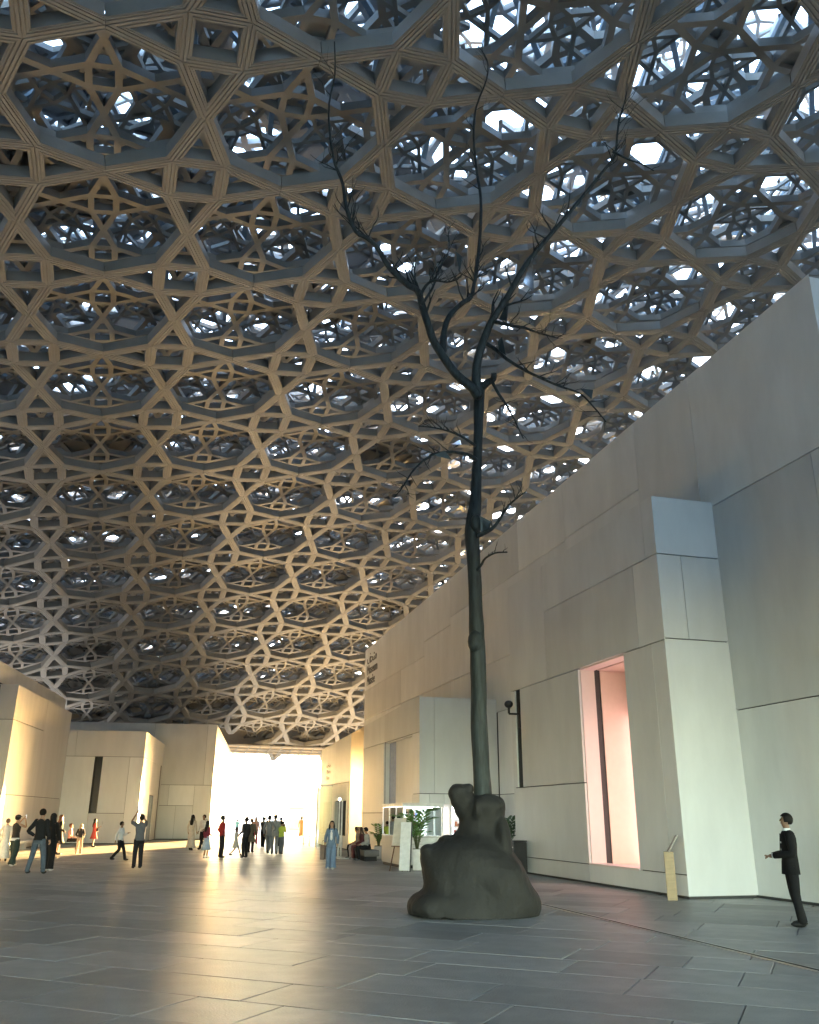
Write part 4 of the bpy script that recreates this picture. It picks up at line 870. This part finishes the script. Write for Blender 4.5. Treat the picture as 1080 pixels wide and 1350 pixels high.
# second lit cabinet
def DP(u, w_, z=0): return KP(u-.2, w_+1.75, z)
dc = thing('display_cabinet', DP(0, 0), 'brightly edged display cabinet of packaged food with a black screen above its shelves', 'cabinet')
def db(m, u0, u1, w0, w1, z0, z1): return m.quadprism([DP(u0, w0, z0), DP(u1, w0, z0), DP(u1, w1, z0), DP(u0, w1, z0)], [DP(u0, w0, z1), DP(u1, w0, z1), DP(u1, w1, z1), DP(u0, w1, z1)])
db(MB(), 0, 1.0, 0, 1.55, 0, .9).build('base', m_lam, dc, True)
db(db(MB(), 0, 1.0, -.0, .06, .902, 2.14), 0, 1.0, 1.49, 1.55, .902, 2.14).build('side_frame', m_pw, dc, True)
db(MB(), 0, 1.0, .062, 1.488, 2.06, 2.14).build('head', m_pw, dc, True)
db(db(db(MB(), -.004, .03, .063, .09, .92, 2.05), -.004, .03, 1.46, 1.487, .92, 2.05), -.004, .03, .092, 1.458, 2.02, 2.05).build('led', m_led, dc, True)
db(MB(), .9, .95, .07, 1.48, .91, 2.0).build('back_board', emit('lit_back_b', (.8, .8, .8), .02), dc, True)
db(MB(), .1, .16, .45, .95, 1.66, 2.01).build('screen', m_dark, dc, True)
for z in (1.12, 1.36, 1.58): db(MB(), .25, .85, .1, 1.45, z, z+.02).build('shelf', m_steel, dc, True)
for i in range(40):
    z_ = KR.choice((.905, 1.142, 1.382)); s_ = KR.uniform(.05, .11); h_ = KR.uniform(.07, .17)
    c_, cn = KR.choice((((.5, .2, .1), 'orange'), ((.6, .5, .4), 'beige'), ((.2, .08, .05), 'brown'), ((.55, .55, .58), 'white'), ((.5, .1, .07), 'red'), ((.12, .14, .3), 'blue')))
    b = MB().box((0, 0, h_/2), s_, s_, h_, ch=.006).build('food_packet', cloth(c_, .5))
    b.location = DP(KR.uniform(.3, .8), KR.uniform(.16, 1.4), z_); b.rotation_euler = (0, 0, kz+KR.uniform(-.2, .2)); tag(b, 'small %s food packet on the %s of the bright edged display cabinet' % (cn, {.905: 'floor', 1.142: 'lower shelf', 1.382: 'middle shelf'}[z_]), 'packet', 'packets in the display cabinet')
# A-board and easel
eb = ground(533, 1150)
ab = thing('sign_board', (eb.x, eb.y, 0), 'white upright sign board with a black edge before the kiosk', 'sign', rz=rad(-15))
T_ = Matrix.Rotation(rad(-9), 3, 'X')
MB().box(T_@Vector((0, 0, .80)), .36, .02, 1.5, R=T_).build('board', m_pw, ab); MB().box(T_@Vector((.194, 0, .80)), .025, .05, 1.58, R=T_).build('edge', m_dark, ab)
MB().bar((0, .45, .0), T_@Vector((0, .02, 1.35)), .025).build('leg', m_dark, ab)
eg = ground(522, 1149)
ez = thing('easel', (eg.x, eg.y, 0), 'wooden easel holding a blank pale board in front of the kiosk', 'easel', rz=rad(-30))
T_ = Matrix.Rotation(rad(-10), 3, 'X'); m_wood = M('dark_wood', (.10, .05, .035), .5, stretch=(8, 8, .5))
for x_, yb in ((-.24, 0), (.24, 0), (0, .5)): MB().bar((x_*1.0, yb, 0), T_@Vector((x_*.25, .04, 1.65)), .03).build('leg', m_wood, ez)
MB().box(T_@Vector((0, -.01, .78)), .5, .05, .03, R=T_).build('ledge', m_wood, ez); MB().box(T_@Vector((0, -.015, 1.24)), .46, .015, .88, R=T_).build('board', M('cream_board', (.62, .58, .5), .6), ez)
# plants
m_leaf = M('palm_leaf', (.09, .20, .04), .42, var=.35, scale=5); m_stem = M('plant_stem', (.09, .11, .04), .6); m_leafd = M('dark_leaf', (.045, .10, .04), .45, var=.3, scale=6)
def palm(pos, hh, label, pot_c, pot=(.32, .62), n=15, leaf=m_leaf, seed=1):
    R_ = random.Random(seed); t = thing('potted_palm', (pos.x, pos.y, 0), label, 'plant')
    a, h_ = pot
    MB().quadprism([(-a*.42, -a*.42, 0), (a*.42, -a*.42, 0), (a*.42, a*.42, 0), (-a*.42, a*.42, 0)], [(-a/2, -a/2, h_), (a/2, -a/2, h_), (a/2, a/2, h_), (-a/2, a/2, h_)]).build('planter', pot_c, t)
    MB().box((0, 0, h_+.004), a*.88, a*.88, .02).build('soil', M('soil', (.04, .03, .02), .9), t)
    for i in range(n):
        az = i*2.4+R_.uniform(-.3, .3); L = (hh-h_)*R_.uniform(.42, 1.0); out = R_.uniform(.18, .62)*L; d = Vector((math.cos(az), math.sin(az), 0))
        P = [Vector((0, 0, h_))+d*.04, Vector((0, 0, h_+L*.5))+d*out*.3, Vector((0, 0, h_+L*.85))+d*out*.75, Vector((0, 0, h_+L*.95-.1*out))+d*out*1.25]
        st = MB().tube(P, [.012, .009, .006, .003], seg=5).build('frond', m_stem, t, smooth=True)
        lf = MB(); side = Vector((-d.y, d.x, 0))
        for j in range(11):
            u_ = .22+.76*j/10; seg = min(int(u_*3), 2); p = P[seg].lerp(P[seg+1], u_*3-seg); tg = (P[seg+1]-P[seg]).normalized()
            for sg in (-1, 1):
                ll = L*.25*(1-.5*abs(u_-.55)); v = (side*sg*.75+tg*.7+Vector((0, 0, -.15))).normalized(); q = p+v*ll; w2 = tg.cross(v).cross(v).normalized()*ll*.13
                lf.poly([p, p+v*ll*.45+w2, q+Vector((0, 0, -.03)), p+v*ll*.45-w2])
        lf.build('leaflets', leaf, st)
    return t
palm(ground(550, 1147), 2.15, 'leafy green palm in a white square planter at the corner of the kiosk', m_pw, (.34, .66), 14, seed=3)
palm(ground(672, 1146), 1.9, 'dark potted plant in a grey planter beside the black bin', m_lam, (.4, .6), 13, m_leafd, 5)
palm(ground(499, 1132), 1.55, 'low potted palm at the end of the bench left of the kiosk', m_lam, (.36, .5), 12, m_leaf, 8)
# black bin
bn = ground(685, 1153); bi = thing('litter_bin', (bn.x, bn.y+.2, 0), 'square black litter bin against the grey gallery bay', 'bin', rz=kz)
MB().box((0, 0, .48), .44, .44, .96, ch=.012).build('body', m_dark, bi); MB().box((0, 0, .985), .46, .46, .035, ch=.008).build('lid', m_dark, bi)
MB().box((-.0, .224, .80), .26, .012, .03).build('handle', m_steel, bi)
# bronze information stand
st0 = ground(887, 1187); ist = thing('info_stand', (st0.x, st0.y, 0), 'slim bronze information stand with a tilted top panel beside the bay', 'sign', rz=rad(-12))
m_br = M('brushed_bronze', (.22, .16, .09), .45, metal=.35, var=.15, scale=4, stretch=(1, 1, 8))
MB().box((0, 0, .50), .21, .14, 1.0, ch=.006).build('post', m_br, ist)
Rp = Matrix.Rotation(rad(-12), 3, 'Z')@Matrix.Rotation(rad(58), 3, 'Y').to_3x3(); 
MB().box((.10, 0, 1.17), .03, .42, .42, R=Matrix.Rotation(rad(32), 3, 'Y'), ch=.006).build('panel', M('dark_plate', (.10, .09, .08), .35, metal=.5), ist)
# surveillance camera on the bay
cb = OB + dR*9.42 - nR*.03; cc = thing('wall_camera', (cb.x, cb.y, 5.05), 'small black surveillance camera on a bracket in the slot of the bay', 'camera', rz=math.atan2(-nR.y, -nR.x))
MB().box((-.1, 0, -.05), .08, .10, .85).build('back_plate', m_dark, cc); MB().box((.10, 0, -.02), .4, .06, .06).build('arm', m_dark, cc); MB().box((.30, 0, .1), .06, .06, .22).build('neck', m_dark, cc)
MB().ell((.30, 0, .30), .15, .15, .13).build('dome_cover', m_dark, cc, smooth=True)
# double pole stand by the painted golden glow strip
sp0 = ground(457, 1131); ps = thing('pole_stand', (sp0.x, sp0.y, 0), 'pair of slim white poles on a floor plate before the lit shop window', 'stand', rz=kz)
MB().box((0, .3, .012), 2.4, .5, .02).build('base_plate', m_pw, ps)
for x_ in (-.2, .4): MB().tube([(x_, .3, .02), (x_, .3, 2.35)], .035, seg=10, smooth=1).build('pole', m_pw, ps, smooth=True)
MB().ell((.4, .3, 2.42), .07, .07, .07).build('lamp', emit('small_lamp', (1, .9, .7), .25), ps, smooth=True)

# ------------------------------------------------------------------ wall lettering
def wall_text(lines, O, parent, mat, size, gap, name='lettering'):
    M3 = Matrix((-dR, Vector((0, 0, 1)), -nR)).transposed()
    for i, (tx, s_) in enumerate(lines):
        c = bpy.data.curves.new('text', 'FONT'); c.body = tx; c.size = size*s_; c.extrude = .012; c.resolution_u = 2
        t = bpy.data.objects.new('t', c); COL.objects.link(t); bpy.context.view_layer.update()
        me = bpy.data.meshes.new_from_object(t.evaluated_get(bpy.context.evaluated_depsgraph_get())); COL.objects.unlink(t)
        me.transform(M3.to_4x4()); me.transform(Matrix.Translation(O-Vector((0, 0, gap*i))-parent.location-nR*.02)); me.materials.append(mat); link(name, me, parent)
m_letg = M('grey_letters', (.16, .155, .15), .5); m_letw = M('pale_letters', (.85, .83, .78), .5)
wall_text((('\uFED2\uFEA4\uFE98\uFEE3', 1.15), ('Museum', .95), ('Musée', .95)), OA+dR*40.6+Vector((0, 0, 11.75)), bA, m_letg, .95, .75)
wall_text((('\uFED2\uFEA4\uFE98\uFEE3', 1.0), ('Museum', .8), ('Musée', .8)), OC_+dR*36.3+Vector((0, 0, 4.5)), bC, m_letw, .42, .36)
bake_all()
